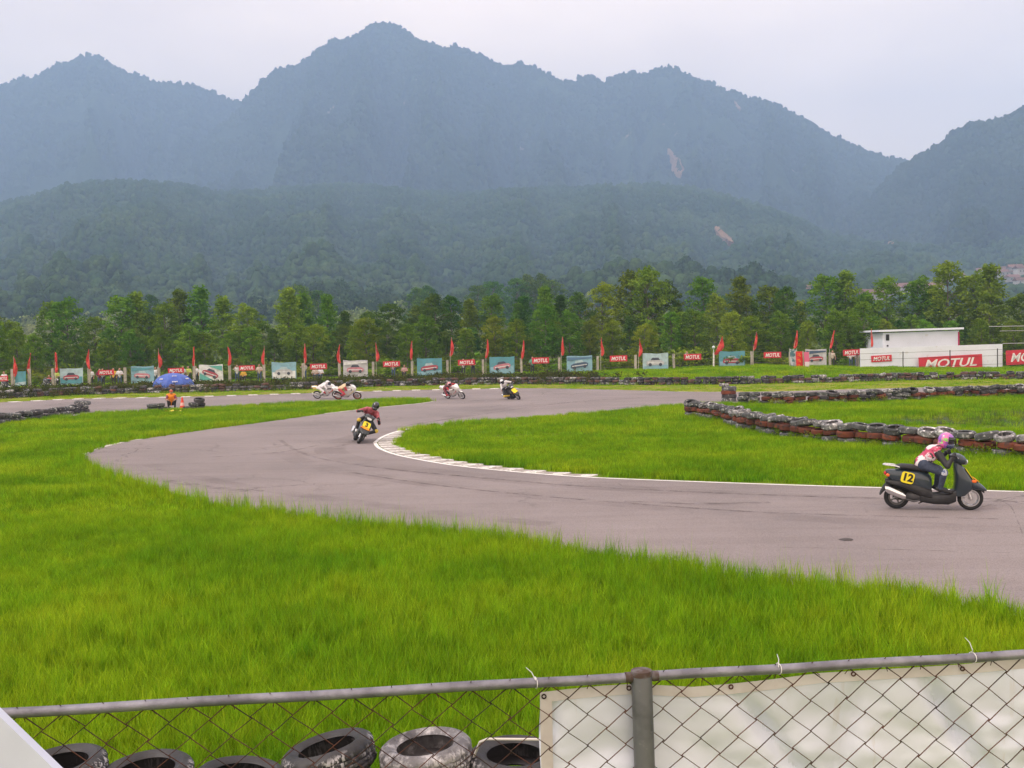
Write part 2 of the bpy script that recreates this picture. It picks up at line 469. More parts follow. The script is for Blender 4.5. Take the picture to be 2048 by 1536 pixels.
struct(ribbon('edge_line', near_edge[k1 - 4:k1 + 16], 0.0, 0.2, 0.0105, WLINE2))
struct(ribbon('edge_line', far_edge[70:], 0.0, 0.12, 0.0105, WLINE2))

# serrated kerb at the inside of the bend: each block its own piece
KW = M('kerb_white', (0.62, 0.60, 0.57), 0.85, c2=(0.74, 0.73, 0.70), scale=3, c3=(0.36, 0.33, 0.31), s3=9, lo3=0.52, hi3=0.62)
KG = M('kerb_grey', (0.33, 0.29, 0.28), 0.9, c2=(0.42, 0.38, 0.36), scale=4, c3=(0.2, 0.18, 0.17), s3=12)
kerb = struct(empty('kerb'))
line = resample(risl_top[-10:] + risl_near[1:], 0.42)
line = line[:1 + min(range(len(line)), key=lambda i: (line[i] - G(1168, 955)).length)]
for i in range(len(line) - 1):
    a, b = line[i], line[i + 1]; d = (b - a).normalized(); nrm = Vector((-d.y, d.x, 0))
    wd = 0.62 * min(1, (len(line) - i) / 30 + 0.3) * min(1, 0.35 + i / 8) * (1 if i % 2 else 0.9)
    h0, h1 = (0.05, 0.03) if i % 2 else (0.03, 0.02)
    mbk = MB(); L = (b - a).length
    T = frame((a.x, a.y, 0), d)
    o1, o2 = 0.16, 0.16 + wd
    sk_ = 0.35 * wd
    vs = [(0.01, o1, 0.003), (L - 0.01, o1, 0.003), (L - 0.01 + sk_, o2, 0.003), (0.01 + sk_, o2, 0.003), (0.01, o1, 0.018), (L - 0.01, o1, 0.018), (L - 0.01 + sk_, o2, h0), (0.01 + sk_, o2, h1)]
    mbk.add(vs, [(3, 2, 1, 0), (4, 5, 6, 7), (0, 1, 5, 4), (1, 2, 6, 5), (2, 3, 7, 6), (3, 0, 4, 7)], T); mbk.smooth = False
    mbk.build('kerb_block', KW if i % 2 else KG, kerb)
# far kerb: white painted slabs along the outer edge on the approach
fkerb = struct(empty('kerb'))
fl = resample(far_edge, 1.55)
for i in range(len(fl) - 1):
    p = fl[i]
    if p.x > 0 or p.x < -46: continue
    d = (fl[i + 1] - p).normalized()
    mbk = MB(); T = frame((p.x, p.y, 0), d); mbk.smooth = False
    mbk.box((0.3, -0.55, 0.02), (0.62, 1.0, 0.04), T)
    mbk.build('kerb_block', KW, fkerb)
# dry mown verge beyond the far edge
DRY = M('dry_mown_grass', (0.26, 0.25, 0.045), 0.95, c2=(0.17, 0.22, 0.025), scale=0.35, lo=0.45, hi=0.65, bump=0.3, bscale=20, world=True, spec=0.1)
va = [p for p in far_edge]; mbv = MB(); vs = []; fs = []
for i, p in enumerate(va):
    vs += [(p.x, p.y + 0.15, 0.004), (p.x, max(p.y + 0.2, float(wall_y(p.x)) - 0.6), 0.004)]
    if i: fs.append((2 * i - 2, 2 * i, 2 * i + 1, 2 * i - 1))
mbv.add(vs, fs); mbv.smooth = False; struct(mbv.build('verge', DRY))

# skid marks and the small lump of tar on the track
def skid_mat():
    m = new_mat('rubber_mark'); N = NT(m)
    g = N.n('ShaderNodeNewGeometry')
    f = N.ramp(N.noise(g.outputs['Position'], 2.6, 5, 0.7), [(0.42, (0, 0, 0)), (0.7, (0.45,) * 3)])
    d = N.n('ShaderNodeBsdfDiffuse'); d.inputs[0].default_value = (0.10, 0.085, 0.085, 1); t = N.n('ShaderNodeBsdfTransparent'); x = N.n('ShaderNodeMixShader')
    N.l(f, x.inputs[0]); N.l(t.outputs[0], x.inputs[1]); N.l(d.outputs[0], x.inputs[2])
    o = N.n('ShaderNodeOutputMaterial'); N.l(x.outputs[0], o.inputs[0]); return m
SKID = skid_mat()
for k, (pp, wd) in enumerate([
        ([(560, 880), (600, 905), (680, 925), (800, 941), (950, 955), (1150, 972), (1400, 985), (1700, 996), (2048, 1004)], 0.16),
        ([(700, 945), (850, 968), (1000, 985), (1200, 1003), (1500, 1024), (1800, 1034), (2048, 1040)], 0.12),
        ([(1250, 1004), (1400, 1008), (1540, 1006)], 0.22), ([(330, 962), (420, 975), (520, 984)], 0.3),
        ([(1470, 1138), (1540, 1141), (1625, 1146)], 0.10), ([(1490, 1147), (1560, 1150), (1630, 1153)], 0.08), ([(1540, 1156), (1600, 1158), (1640, 1159)], 0.06),
        ([(820, 850), (920, 835), (1060, 815), (1160, 803), (1280, 795)], 0.25), ([(1500, 1095), (1700, 1098), (2048, 1108)], 0.05), ([(640, 890), (560, 905), (420, 915)], 0.14),
        ([(1995, 1000), (2020, 1012), (2034, 1040), (2047, 1075)], 0.025), ([(1960, 1016), (2000, 1005), (2048, 994)], 0.03)]):
    struct(ribbon('tyre_mark', smooth_line([G(*p) for p in pp], 0.3), -wd / 2, wd / 2, 0.0095 + 0.0008 * (k % 3), SKID))
def rubbered():
    m = new_mat('rubbered_line'); N = NT(m); g = N.n('ShaderNodeNewGeometry')
    f = N.ramp(N.noise(g.outputs['Position'], 0.5, 6, 0.7), [(0.40, (0.0,) * 3), (0.75, (0.2,) * 3)])
    d = N.n('ShaderNodeBsdfDiffuse'); d.inputs[0].default_value = (0.135, 0.112, 0.112, 1); t = N.n('ShaderNodeBsdfTransparent'); x = N.n('ShaderNodeMixShader')
    N.l(f, x.inputs[0]); N.l(t.outputs[0], x.inputs[1]); N.l(d.outputs[0], x.inputs[2]); o = N.n('ShaderNodeOutputMaterial'); N.l(x.outputs[0], o.inputs[0]); return m
RUBD = rubbered()
for k, (pp, wd) in enumerate([([(1300, 795), (1050, 812), (880, 838), (720, 872), (660, 897), (700, 918), (820, 938), (1000, 958), (1300, 980), (1700, 1000), (2200, 1020)], 1.0), ([(560, 900), (620, 930), (760, 955), (950, 980), (1250, 1010), (1650, 1040), (2200, 1070)], 0.7), ([(300, 930), (420, 960), (600, 990), (850, 1022), (1100, 1050)], 0.5)]):
    struct(ribbon('tyre_mark', smooth_line([G(*p) for p in pp], 0.4), -wd / 2, wd / 2, 0.0079 + 0.0005 * k, RUBD))
TAR = M('tar', (0.075, 0.066, 0.068), 0.8, bump=0.6, bscale=60)
q = G(1693, 1081); mb = MB()
rs = []
for (r_, z_) in ((0.11, 0.003), (0.095, 0.014), (0.055, 0.028), (0.012, 0.034)):
    rs.append([(r_ * (1 + 0.22 * math.sin(3 * a + z_ * 40) + 0.12 * math.sin(7 * a)) * math.cos(a), 0.9 * r_ * (1 + 0.2 * math.cos(2 * a)) * math.sin(a), z_) for a in [2 * math.pi * k / 14 for k in range(14)]])
mb.rings(rs, False, True, TR((q.x, q.y, 0.006)))
tag(mb.build('tar_lump', TAR), 'small dark lump of tar lying on the open asphalt', 'lump')

# marshy pool behind the front tyre wall
WATER = new_mat('pool_water'); N = NT(WATER); p = N.n('ShaderNodeBsdfPrincipled'); p.inputs['Base Color'].default_value = (0.045, 0.05, 0.025, 1); p.inputs['Roughness'].default_value = 0.06; p.inputs['IOR'].default_value = 1.33
g = N.n('ShaderNodeNewGeometry'); b = N.n('ShaderNodeBump'); b.inputs['Strength'].default_value = 0.12; b.inputs['Distance'].default_value = 0.02
N.l(N.noise(g.outputs['Position'], 4.0, 3), b.inputs['Height']); N.l(b.outputs[0], p.inputs['Normal']); o = N.n('ShaderNodeOutputMaterial'); N.l(p.outputs[0], o.inputs[0])
pool_pts = [G(*p) for p in [(1760, 842), (1800, 834), (1860, 828), (1930, 824), (2000, 821), (2100, 818), (2250, 820), (2300, 835), (2180, 850), (2048, 857), (1980, 850), (1900, 848), (1830, 849)]]
mb = MB(); mb.add([(p.x, p.y, 0.008) for p in pool_pts], geometry.tessellate_polygon([pool_pts])); mb.smooth = False
struct(mb.build('water', WATER))
POOL2 = [(p.x, p.y) for p in pool_pts]

# ------------------------------------------------------------------ mountains
def forest_mat(name, a, b, c, scar=True):
    m = new_mat(name); N = NT(m); g = N.n('ShaderNodeNewGeometry'); P = g.outputs['Position']
    base = N.ramp(N.noise(P, 0.006, 6, 0.62), [(0.33, a), (0.5, b), (0.68, c)])
    f = N.ramp(N.noise(P, 0.07, 4, 0.6), [(0.3, (0.55,) * 3), (0.7, (1.35,) * 3)])
    base = N.mix(1.0, base, f, 'MULTIPLY')
    if scar:
        mp_ = N.n('ShaderNodeMapping'); mp_.inputs['Scale'].default_value = (1, 0.5, 0.45); N.l(P, mp_.inputs[0])
        s = N.ramp(N.noise(mp_.outputs[0], 0.016, 5, 0.7), [(0.655, (0, 0, 0)), (0.71, (1, 1, 1))])
        base = N.mix(s, base, (0.30, 0.24, 0.19))
    p = N.n('ShaderNodeBsdfDiffuse'); N.l(base, p.inputs[0]); o = N.n('ShaderNodeOutputMaterial'); N.l(p.outputs[0], o.inputs[0]); return m
FORA = forest_mat('mountain_forest_far', (0.02, 0.035, 0.022), (0.032, 0.055, 0.03), (0.05, 0.075, 0.038))
FORB = forest_mat('mountain_forest', (0.018, 0.034, 0.02), (0.03, 0.052, 0.026), (0.048, 0.075, 0.034), True)
FORD = forest_mat('foothill_forest', (0.034, 0.068, 0.026), (0.05, 0.088, 0.032), (0.075, 0.115, 0.042), False)
SCAR = M('bare_red_earth', (0.27, 0.15, 0.085), 0.95, c2=(0.31, 0.20, 0.125), scale=0.05, world=True)

def px_dir(px, py):
    d = ray(px, py); h = math.hypot(d.x, d.y); return math.atan2(d.x, d.y), d.z / h
class Hill:
    def __init__(s, sil, D, d0, d1, z0, seed, rough, shape, az=(-0.66, 0.66), na=640, nd=300, spur=0.26):
        a = [px_dir(*p) for p in sil]; s.az = np.array([x[0] for x in a]); s.t = np.array([x[1] for x in a])
        s.D, s.d0, s.d1, s.z0, s.seed, s.rough, s.shape, s.azr, s.na, s.nd, s.spur = D, d0, d1, z0, seed, rough, shape, az, na, nd, spur
    def z(s, A, d):
        t = np.interp(A, s.az, s.t)
        top = t * s.D + CAMZ
        u = np.clip((d - s.d0) / (s.D - s.d0), 0, 1)
        prof = np.interp(u, [p[0] for p in s.shape], [p[1] for p in s.shape])
        zz = s.z0 + (top - s.z0) * prof
        # spurs and gullies, fading out at the ridge and the foot
        wdw = np.clip(4 * u * (1 - u), 0, 1)
        sp = 1 - 2 * np.abs(vnoise(A * 26 + 0.35 * vnoise(A * 60, u * 5, s.seed + 9), u * 1.3, s.seed))
        sp = sp + 0.45 * (1 - 2 * np.abs(vnoise(A * 70, u * 3.0, s.seed + 3)))
        zz = zz + s.spur * (top - s.z0) * wdw * np.clip(u * 2.2, 0, 1) ** 1.5 * sp * 0.45
        X = d * np.sin(A); Y = d * np.cos(A)
        zz = zz + s.rough * wdw * 5 * fbm(X / 120, Y / 120, 3, s.seed + 20)
        zz = zz + 1.3 * s.rough * (vnoise(X / 17, Y / 17, s.seed + 30) + 0.5 * vnoise(X / 8, Y / 8, s.seed + 31)) * np.clip(u * 4, 0, 1)
        back = np.clip((d - s.D) / (s.d1 - s.D), 0, 1)
        zz = np.where(d > s.D, zz * (1 - 0.55 * back ** 1.2) - 5 * back, zz)
        return zz
    def mesh(s, name, mat):
        A = np.linspace(s.azr[0], s.azr[1], s.na); d = np.concatenate([np.linspace(s.d0, s.D, s.nd), np.linspace(s.D, s.d1, 26)[1:]])
        AA, DD = np.meshgrid(A, d); Z = s.z(AA.ravel(), DD.ravel()).reshape(AA.shape)
        v = np.stack([DD * np.sin(AA), DD * np.cos(AA), Z], -1).reshape(-1, 3); nx, ny = len(A), len(d)
        i = np.arange(nx - 1)[None, :] + nx * np.arange(ny - 1)[:, None]
        f = np.stack([i, i + 1, i + 1 + nx, i + nx], -1).reshape(-1, 4)
        me = bpy.data.meshes.new(name); nv, nf = len(v), len(f)
        me.vertices.add(nv); me.vertices.foreach_set('co', v.ravel().astype(np.float32))
        me.loops.add(nf * 4); me.loops.foreach_set('vertex_index', f.ravel().astype(np.int32))
        me.polygons.add(nf); me.polygons.foreach_set('loop_start', np.arange(0, nf * 4, 4, dtype=np.int32)); me.polygons.foreach_set('loop_total', np.full(nf, 4, np.int32))
        me.update(calc_edges=True); me.materials.append(mat); me.polygons.foreach_set('use_smooth', [True] * nf)
        return struct(put(name, me))
SHP = [(0, 0), (0.2, 0.09), (0.45, 0.3), (0.7, 0.58), (0.88, 0.84), (1, 1)]
H1 = Hill([(-900, 260), (-400, 200), (-150, 150), (0, 171), (40, 160), (75, 153), (100, 138), (130, 124), (160, 119), (190, 116), (215, 124), (245, 142), (280, 152), (320, 165), (355, 170), (390, 170), (430, 188), (480, 204), (560, 235), (700, 300), (900, 380), (1300, 500)], 3780, 1900, 4250, 0, 11, 7.0, SHP, (-0.62, 0.02), 300, 150)
H2 = Hill([(-900, 560), (-200, 520), (50, 470), (200, 420), (330, 350), (420, 270), (470, 226), (487, 206), (510, 180), (525, 160), (560, 136), (600, 130), (620, 114), (640, 95), (660, 83), (690, 77), (715, 72), (735, 52), (755, 45), (785, 46), (810, 66), (835, 84), (870, 94), (900, 96), (930, 97), (955, 110), (985, 124), (1015, 132), (1045, 129), (1070, 138), (1095, 152), (1120, 163), (1150, 162), (1175, 152), (1205, 165), (1235, 152), (1265, 144), (1295, 148), (1315, 137), (1350, 138), (1378, 150), (1410, 165), (1450, 180), (1500, 196), (1560, 214), (1600, 234), (1660, 268), (1710, 293), (1760, 311), (1805, 326), (1900, 372), (2050, 430), (2300, 520), (2900, 600)], 3340, 1500, 3800, 0, 5, 6.0, SHP, (-0.62, 0.62), 660, 230)
H3 = Hill([(-900, 700), (1300, 660), (1500, 560), (1650, 470), (1740, 400), (1800, 335), (1822, 322), (1850, 308), (1875, 293), (1905, 270), (1930, 254), (1960, 246), (1990, 240), (2020, 228), (2060, 214), (2200, 170), (2500, 120), (2900, 160)], 2500, 1300, 2900, 0, 8, 4.6, SHP, (0.08, 0.66), 330, 170)
H4 = Hill([(-900, 420), (-300, 440), (0, 412), (60, 400), (120, 380), (180, 367), (240, 366), (330, 372), (450, 388), (560, 384), (680, 372), (800, 382), (920, 392), (1040, 384), (1180, 376), (1330, 372), (1420, 388), (1500, 408), (1570, 432), (1650, 466), (1750, 492), (1880, 500), (2048, 486), (2300, 450), (2900, 420)], 2050, 200, 2400, -1.0, 3, 3.6, [(0, 0), (0.1, 0.022), (0.25, 0.075), (0.45, 0.21), (0.7, 0.54), (0.88, 0.85), (1, 1)], (-0.66, 0.66), 460, 250, 0.12)
H1.mesh('mountain', FORA); H2.mesh('mountain', FORB); H3.mesh('mountain', FORB); H4.mesh('hill', FORD)

def hill_hit(h, px, py):
    az, t = px_dir(px, py)
    d = np.linspace(h.d0, h.D, 900); z = h.z(np.full_like(d, az), d)
    k = np.nonzero(z >= CAMZ + t * d)[0]
    dd = d[k[0]] if len(k) else h.D
    return Vector((dd * math.sin(az), dd * math.cos(az), float(h.z(np.array([az]), np.array([dd]))[0])))
SCARS = []
def to_px(P):
    r = P - np.array([0, 0, CAMZ]); zc = r @ np.array(FWD); return 1024 + FPX * (r @ np.array(RT)) / zc, 768 - FPX * (r @ np.array(UP)) / zc
# bare landslip scars: raised, ragged-edged patches lying on the slope
for (h, poly) in ((H2, [(1335, 303), (1345, 308), (1352, 318), (1362, 330), (1368, 345), (1362, 357), (1350, 352), (1344, 340), (1339, 325)]),
                  (H4, [(1428, 462), (1438, 464), (1448, 474), (1459, 484), (1466, 494), (1456, 492), (1444, 484), (1434, 474)]),
                  (H2, [(1468, 208), (1473, 210), (1482, 224), (1478, 226)]), (H4, [(1770, 490), (1778, 487), (1785, 493), (1776, 496)])):
    SCARS.append(poly); cx = sum(p[0] for p in poly) / len(poly); cy_ = sum(p[1] for p in poly) / len(poly)
    pts = []
    for i, p in enumerate(poly):
        for k in range(4):
            q = poly[(i + 1) % len(poly)]; t_ = k / 4
            jx, jy = random.uniform(-1.6, 1.6), random.uniform(-1.2, 1.2)
            pts.append((p[0] + (q[0] - p[0]) * t_ + jx, p[1] + (q[1] - p[1]) * t_ + jy))
    c3 = hill_hit(h, cx, cy_); ring = [hill_hit(h, *p) for p in pts]
    up = Vector((0, -5.0, 7.5))
    mb = MB(); n_ = len(ring)
    mb.add([c3 + up] + [p + up * 0.9 for p in ring] + [p - up for p in ring], [(0, 1 + i, 1 + (i + 1) % n_) for i in range(n_)] + [(1 + i, 1 + n_ + i, 1 + n_ + (i + 1) % n_, 1 + (i + 1) % n_) for i in range(n_)])
    struct(mb.build('landslip', SCAR))

# ------------------------------------------------------------------ instanced stuff (grass, forest)
lib = bpy.data.collections.new('scatter_library')     # not linked to the scene
def scatter(name, pts, rotz, scale, idx, coll, label, cat, tilt=None):
    me = bpy.data.meshes.new(name); me.from_pydata(pts.tolist(), [], [])
    a = me.attributes.new('rot', 'FLOAT_VECTOR', 'POINT'); r = np.zeros((len(pts), 3), np.float32); r[:, 2] = rotz
    if tilt is not None: r[:, 0] = tilt[:, 0]; r[:, 1] = tilt[:, 1]
    a.data.foreach_set('vector', r.ravel())
    a = me.attributes.new('scl', 'FLOAT_VECTOR', 'POINT'); a.data.foreach_set('vector', np.asarray(scale, np.float32).ravel())
    a = me.attributes.new('idx', 'INT', 'POINT'); a.data.foreach_set('value', np.asarray(idx, np.int32))
    o = put(name, me); o['kind'] = 'stuff'; o['label'] = label; o['category'] = cat
    ng = bpy.data.node_groups.new(name + '_scatter', 'GeometryNodeTree')
    ng.interface.new_socket('Geometry', in_out='INPUT', socket_type='NodeSocketGeometry'); ng.interface.new_socket('Geometry', in_out='OUTPUT', socket_type='NodeSocketGeometry')
    n = ng.nodes; gi = n.new('NodeGroupInput'); go = n.new('NodeGroupOutput'); ip = n.new('GeometryNodeInstanceOnPoints'); ci = n.new('GeometryNodeCollectionInfo')
    ci.inputs['Collection'].default_value = coll; ci.inputs['Separate Children'].default_value = True; ci.inputs['Reset Children'].default_value = True
    ip.inputs['Pick Instance'].default_value = True
    def at(nm, ty):
        x = n.new('GeometryNodeInputNamedAttribute'); x.data_type = ty; x.inputs['Name'].default_value = nm; return x.outputs['Attribute']
    e2r = n.new('FunctionNodeEulerToRotation')
    L = ng.links.new
    L(gi.outputs[0], ip.inputs['Points']); L(ci.outputs[0], ip.inputs['Instance']); L(at('idx', 'INT'), ip.inputs['Instance Index'])
    L(at('rot', 'FLOAT_VECTOR'), e2r.inputs[0]); L(e2r.outputs[0], ip.inputs['Rotation']); L(at('scl', 'FLOAT_VECTOR'), ip.inputs['Scale']); L(ip.outputs[0], go.inputs[0])
    md = o.modifiers.new('scatter', 'NODES'); md.node_group = ng
    return o
def tuft_mesh(name, n, rad, h, wd, mat, stems=0, lean=0.5, seg=3):
    V = []; F = []; BV = []
    for k in range(n + stems):
        st = k >= n
        a = random.uniform(0, 6.283); r = rad * math.sqrt(random.random()); x, y = r * math.cos(a), r * math.sin(a)
        hh = h * random.uniform(0.55, 1.15) * (1.5 if st else 1); w_ = wd * random.uniform(0.7, 1.2) * (0.55 if st else 1)
        b = random.uniform(0, 6.283); ln = hh * random.uniform(0.1, lean) * (0.35 if st else 1); dx, dy = math.cos(b) * ln, math.sin(b) * ln
        c = random.uniform(0, 6.283); wx, wy = math.cos(c) * w_ / 2, math.sin(c) * w_ / 2
        base = len(V)
        for s in range(seg):
            t = s / seg; f = 1 - 0.55 * t
            V += [(x + dx * t * t - wx * f, y + dy * t * t - wy * f, hh * t * (1 - 0.15 * t)), (x + dx * t * t + wx * f, y + dy * t * t + wy * f, hh * t * (1 - 0.15 * t))]
            if s: F.append((base + 2 * s - 2, base + 2 * s - 1, base + 2 * s + 1, base + 2 * s))
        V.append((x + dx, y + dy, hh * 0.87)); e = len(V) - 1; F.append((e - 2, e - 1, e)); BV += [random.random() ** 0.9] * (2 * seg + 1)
    me = bpy.data.meshes.new(name); me.from_pydata(V, [], F); me.materials.append(mat); me.update(); at = me.attributes.new('blade', 'FLOAT', 'POINT'); at.data.foreach_set('value', BV); return me
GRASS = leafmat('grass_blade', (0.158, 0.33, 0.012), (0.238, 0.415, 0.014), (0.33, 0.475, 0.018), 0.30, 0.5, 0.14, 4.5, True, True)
def mkcoll(nm, meshes):
    c = bpy.data.collections.new(nm)
    for i, me in enumerate(meshes): c.objects.link(bpy.data.objects.new('%s_%02d' % (nm, i), me))
    return c
t_near = mkcoll('near_tufts', [tuft_mesh('near_tuft', 26, 0.085, 0.27, 0.0075, GRASS, 0 if i < 4 else 3) for i in range(6)])
t_mid = mkcoll('mid_tufts', [tuft_mesh('mid_tuft', 30, 0.17, 0.19, 0.013, GRASS, 0 if i < 4 else 2, 0.6, 2) for i in range(5)])
t_far = mkcoll('far_tufts', [tuft_mesh('far_tuft', 30, 0.34, 0.2, 0.028, GRASS, 0, 0.7, 2) for i in range(4)])
KERB2 = [(p.x, p.y) for p in line] + [((p + (Vector((-(line[min(i + 1, len(line) - 1)] - line[max(i - 1, 0)]).normalized().y, (line[min(i + 1, len(line) - 1)] - line[max(i - 1, 0)]).normalized().x, 0)) * 0.72)).to_tuple()[:2]) for i, p in reversed(list(enumerate(line)))]
LINE_A = np.array([(p.x, p.y) for p in resample(risl_near, 0.15)]); LINE_B = np.array([(p.x, p.y) for p in resample(near_edge[k0:], 0.15)])
def scat_zone(y0, y1, dens, hs, jitter_h, coll, nidx, name, label, tall=0.0, keep=None):
    hw = 0.66 * y1 + 2
    n = int(dens * (y1 - y0) * 2 * hw); x = rng.uniform(-hw, hw, n); y = rng.uniform(y0, y1, n)
    k = (np.abs(x) < 0.66 * y + 2)
    x, y = x[k], y[k]
    k = ~in_poly(x, y, ROAD2); x, y = x[k], y[k]
    k = ~in_poly(x, y, KERB2); x, y = x[k], y[k]
    for (pl_, gap_) in ((LINE_A, 0.30), (LINE_B, 0.22)):
        if len(x) == 0: continue
        near = (y > pl_[:, 1].min() - 1) & (y < pl_[:, 1].max() + 1) & (x > pl_[:, 0].min() - 1) & (x < pl_[:, 0].max() + 1); ii = np.nonzero(near)[0]; bad = np.zeros(len(x), bool)
        for c0 in range(0, len(ii), 4000):
            jj = ii[c0:c0 + 4000]; dm = np.min((x[jj, None] - pl_[None, :, 0]) ** 2 + (y[jj, None] - pl_[None, :, 1]) ** 2, axis=1); bad[jj] = dm < gap_ ** 2
        x, y = x[~bad], y[~bad]
    ip = in_poly(x, y, POOL2); ipf = in_poly(x, y + 1.6, POOL2) | in_poly(x, y + 3.0, POOL2); k = (~ip | (rng.random(len(x)) < 0.14)) & (~ipf | ip | (rng.random(len(x)) < 0.35)); x, y = x[k], y[k]
    dry = (y > np.interp(x, [p.x for p in far_edge], [p.y for p in far_edge])) & (y < wall_y(x) - 0.4)
    k = ~dry | (rng.random(len(x)) < 0.5); x, y, dry = x[k], y[k], dry[k]
    if keep is not None:
        k = keep(x, y); x, y, dry = x[k], y[k], dry[k]
    z = ground_z(x, y)
    nzv = fbm(x / 2.3, y / 2.3, 3, 77)
    s = hs * (1 + jitter_h * nzv) * rng.uniform(0.75, 1.25, len(x))
    s = np.where(dry, s * 0.35, s)
    sx = np.clip(rng.uniform(0.8, 1.25, len(x)), 0.5, 2)
    idx = rng.integers(0, nidx, len(x))
    return scatter(name, np.stack([x, y, z - 0.01], -1), rng.uniform(0, 6.283, len(x)), np.stack([sx, sx, np.clip(s, 0.15, 2.4)], -1), idx, coll, label, 'grass')
scat_zone(4.2, 10, 150, 1.0, 0.2, t_near, 6, 'grass', 'long bright green grass right behind the near fence')
scat_zone(10, 20, 105, 1.0, 0.25, t_near, 6, 'grass', 'long green grass along the near edge of the track')
scat_zone(20, 36, 46, 1.0, 0.4, t_mid, 5, 'grass', 'green grass of the bend islands nearer the camera')
scat_zone(36, 64, 20, 1.05, 0.4, t_mid, 5, 'grass', 'green grass of the far parts of the islands')
scat_zone(64, 108, 6.5, 1.1, 0.4, t_far, 4, 'grass', 'grass bank around the far tyre wall and fence')

ee = resample([p for p in near_edge if p.y < 32 and abs(p.x) < 0.6 * p.y + 1], 0.05); random.seed(41)
ep = np.array([(p.x + random.gauss(0, .12), p.y - abs(random.gauss(0, .35)) - 0.05, 0) for p in random.sample(ee, min(len(ee), 600))]); ep = ep[~in_poly(ep[:, 0], ep[:, 1], ROAD2)]
es = rng.uniform(0.9, 2.1, len(ep)); scatter('grass', ep, rng.uniform(0, 6.28, len(ep)), np.stack([es * .5, es * .5, es], -1), rng.integers(4, 6, len(ep)), t_near, 'tall grass stems standing along the near track edge', 'grass')
def blob(name, mat, seed):
    bm = bmesh.new(); bmesh.ops.create_icosphere(bm, subdivisions=2, radius=1.0)
    for v in bm.verts:
        k = 1 + 0.55 * mnoise.noise(v.co * 1.7 + Vector((seed * 7.1, 0, 0))) + 0.35 * mnoise.noise(v.co * 4.0 + Vector((seed * 3.3, 5, 0)))
        v.co *= k; v.co.z = v.co.z * 0.95 + 0.55
    me = bpy.data.meshes.new(name); bm.to_mesh(me); bm.free(); me.materials.append(mat); me.polygons.foreach_set('use_smooth', [True] * len(me.polygons)); return me
def cloudlet(name, mat, seed):
    rd = random.Random(seed); V = []; F = []
    for k in range(210):
        d = Vector((rd.gauss(0, 1), rd.gauss(0, 1), rd.gauss(0, 1))).normalized(); r = 0.55 + 0.5 * rd.random() ** 0.6
        p = Vector((d.x * r, d.y * r, d.z * r * 0.95 + 0.55)); p *= 1 + 0.35 * mnoise.noise(d * 1.9 + Vector((seed, 0, 0)))
        nrm = (d + Vector((rd.gauss(0, .5), rd.gauss(0, .5), rd.gauss(0, .5)))).normalized(); u = nrm.orthogonal().normalized(); u = Matrix.Rotation(rd.uniform(0, 6.28), 3, nrm) @ u; v = nrm.cross(u)
        s = rd.uniform(0.14, 0.3); b = len(V); V += [p - u * s, p - v * s * .7, p + u * s, p + v * s * .7]; F.append((b, b + 1, b + 2, b + 3))
    me = bpy.data.meshes.new(name); me.from_pydata([tuple(v) for v in V], [], F); me.materials.append(mat); me.update(); return me
def crownmat(name, a, b, c):
    return leafmat(name, a, b, c, 0.008, 0.15, 0.07, 0.5)
CF = crownmat('far_crown', (0.018, 0.034, 0.018), (0.03, 0.052, 0.024), (0.05, 0.075, 0.03))
CN = crownmat('foothill_crown', (0.034, 0.070, 0.026), (0.050, 0.092, 0.032), (0.075, 0.12, 0.04))
c_far = mkcoll('far_crowns', [blob('far_crown', CF, i) for i in range(4)])
c_footb = mkcoll('foothill_round_crowns', [blob('foothill_round_crown', CN, i + 29) for i in range(4)])
c_foot = mkcoll('foothill_crowns', [cloudlet('foothill_crown', CN, i + 9) for i in range(4)])
def forest(h, n, umin, umax, smin, smax, coll, name, label, azr, gap=None):
    A = rng.uniform(azr[0], azr[1], n); lo = h.d0 + umin * (h.D - h.d0); hi = h.d0 + umax * (h.D - h.d0)
    d = np.sqrt(rng.uniform(lo * lo, hi * hi, n))
    if gap is not None:
        k = fbm(d * np.sin(A) / gap[0], d * np.cos(A) / gap[0], 3, gap[1]) > gap[2]; A, d = A[k], d[k]
    z = h.z(A, d); X_, Y_ = to_px(np.stack([d * np.sin(A), d * np.cos(A), z + 3], -1)); k = np.ones(len(A), bool)
    for pl in SCARS: k &= ~in_poly(X_, Y_, pl)
    A, d, z = A[k], d[k], z[k]
    s = rng.uniform(smin, smax, len(A)) * rng.choice([0.8, 1.0, 1.35], len(A))
    return scatter(name, np.stack([d * np.sin(A), d * np.cos(A), z - (0.2 if h is H4 else 0.5) * s], -1), rng.uniform(0, 6.283, len(A)), np.stack([s, s, s * rng.uniform(0.8, 1.5, len(A))], -1), rng.integers(0, 4, len(A)), coll, label, 'forest')
SCARS.append([(1880, 538), (2110, 520), (2110, 584), (1880, 584)]); SCARS.append([(1735, 572), (1882, 556), (1882, 604), (1735, 608)])
c_scrub = mkcoll('scrub_crowns', [cloudlet('scrub_crown', crownmat('scrub_crown', (0.14, 0.20, 0.06), (0.20, 0.265, 0.085), (0.29, 0.33, 0.12)), i + 19) for i in range(4)])
forest(H4, 7000, 0.17, 0.34, 2.0, 3.8, c_foot, 'woodland', 'green woodland on the near foot of the hills', (-0.6, 0.6), (110, 4, -0.95))
forest(H4, 62000, 0.26, 1.02, 2.2, 4.0, c_footb, 'woodland', 'hazy green woodland covering the low foothills', (-0.6, 0.6), (110, 4, -0.95))
forest(H4, 24000, 0.015, 0.22, 1.0, 2.4, c_scrub, 'woodland', 'pale scrubby bushes on the flat below the foothills', (-0.6, 0.6), (70, 6, -0.75))
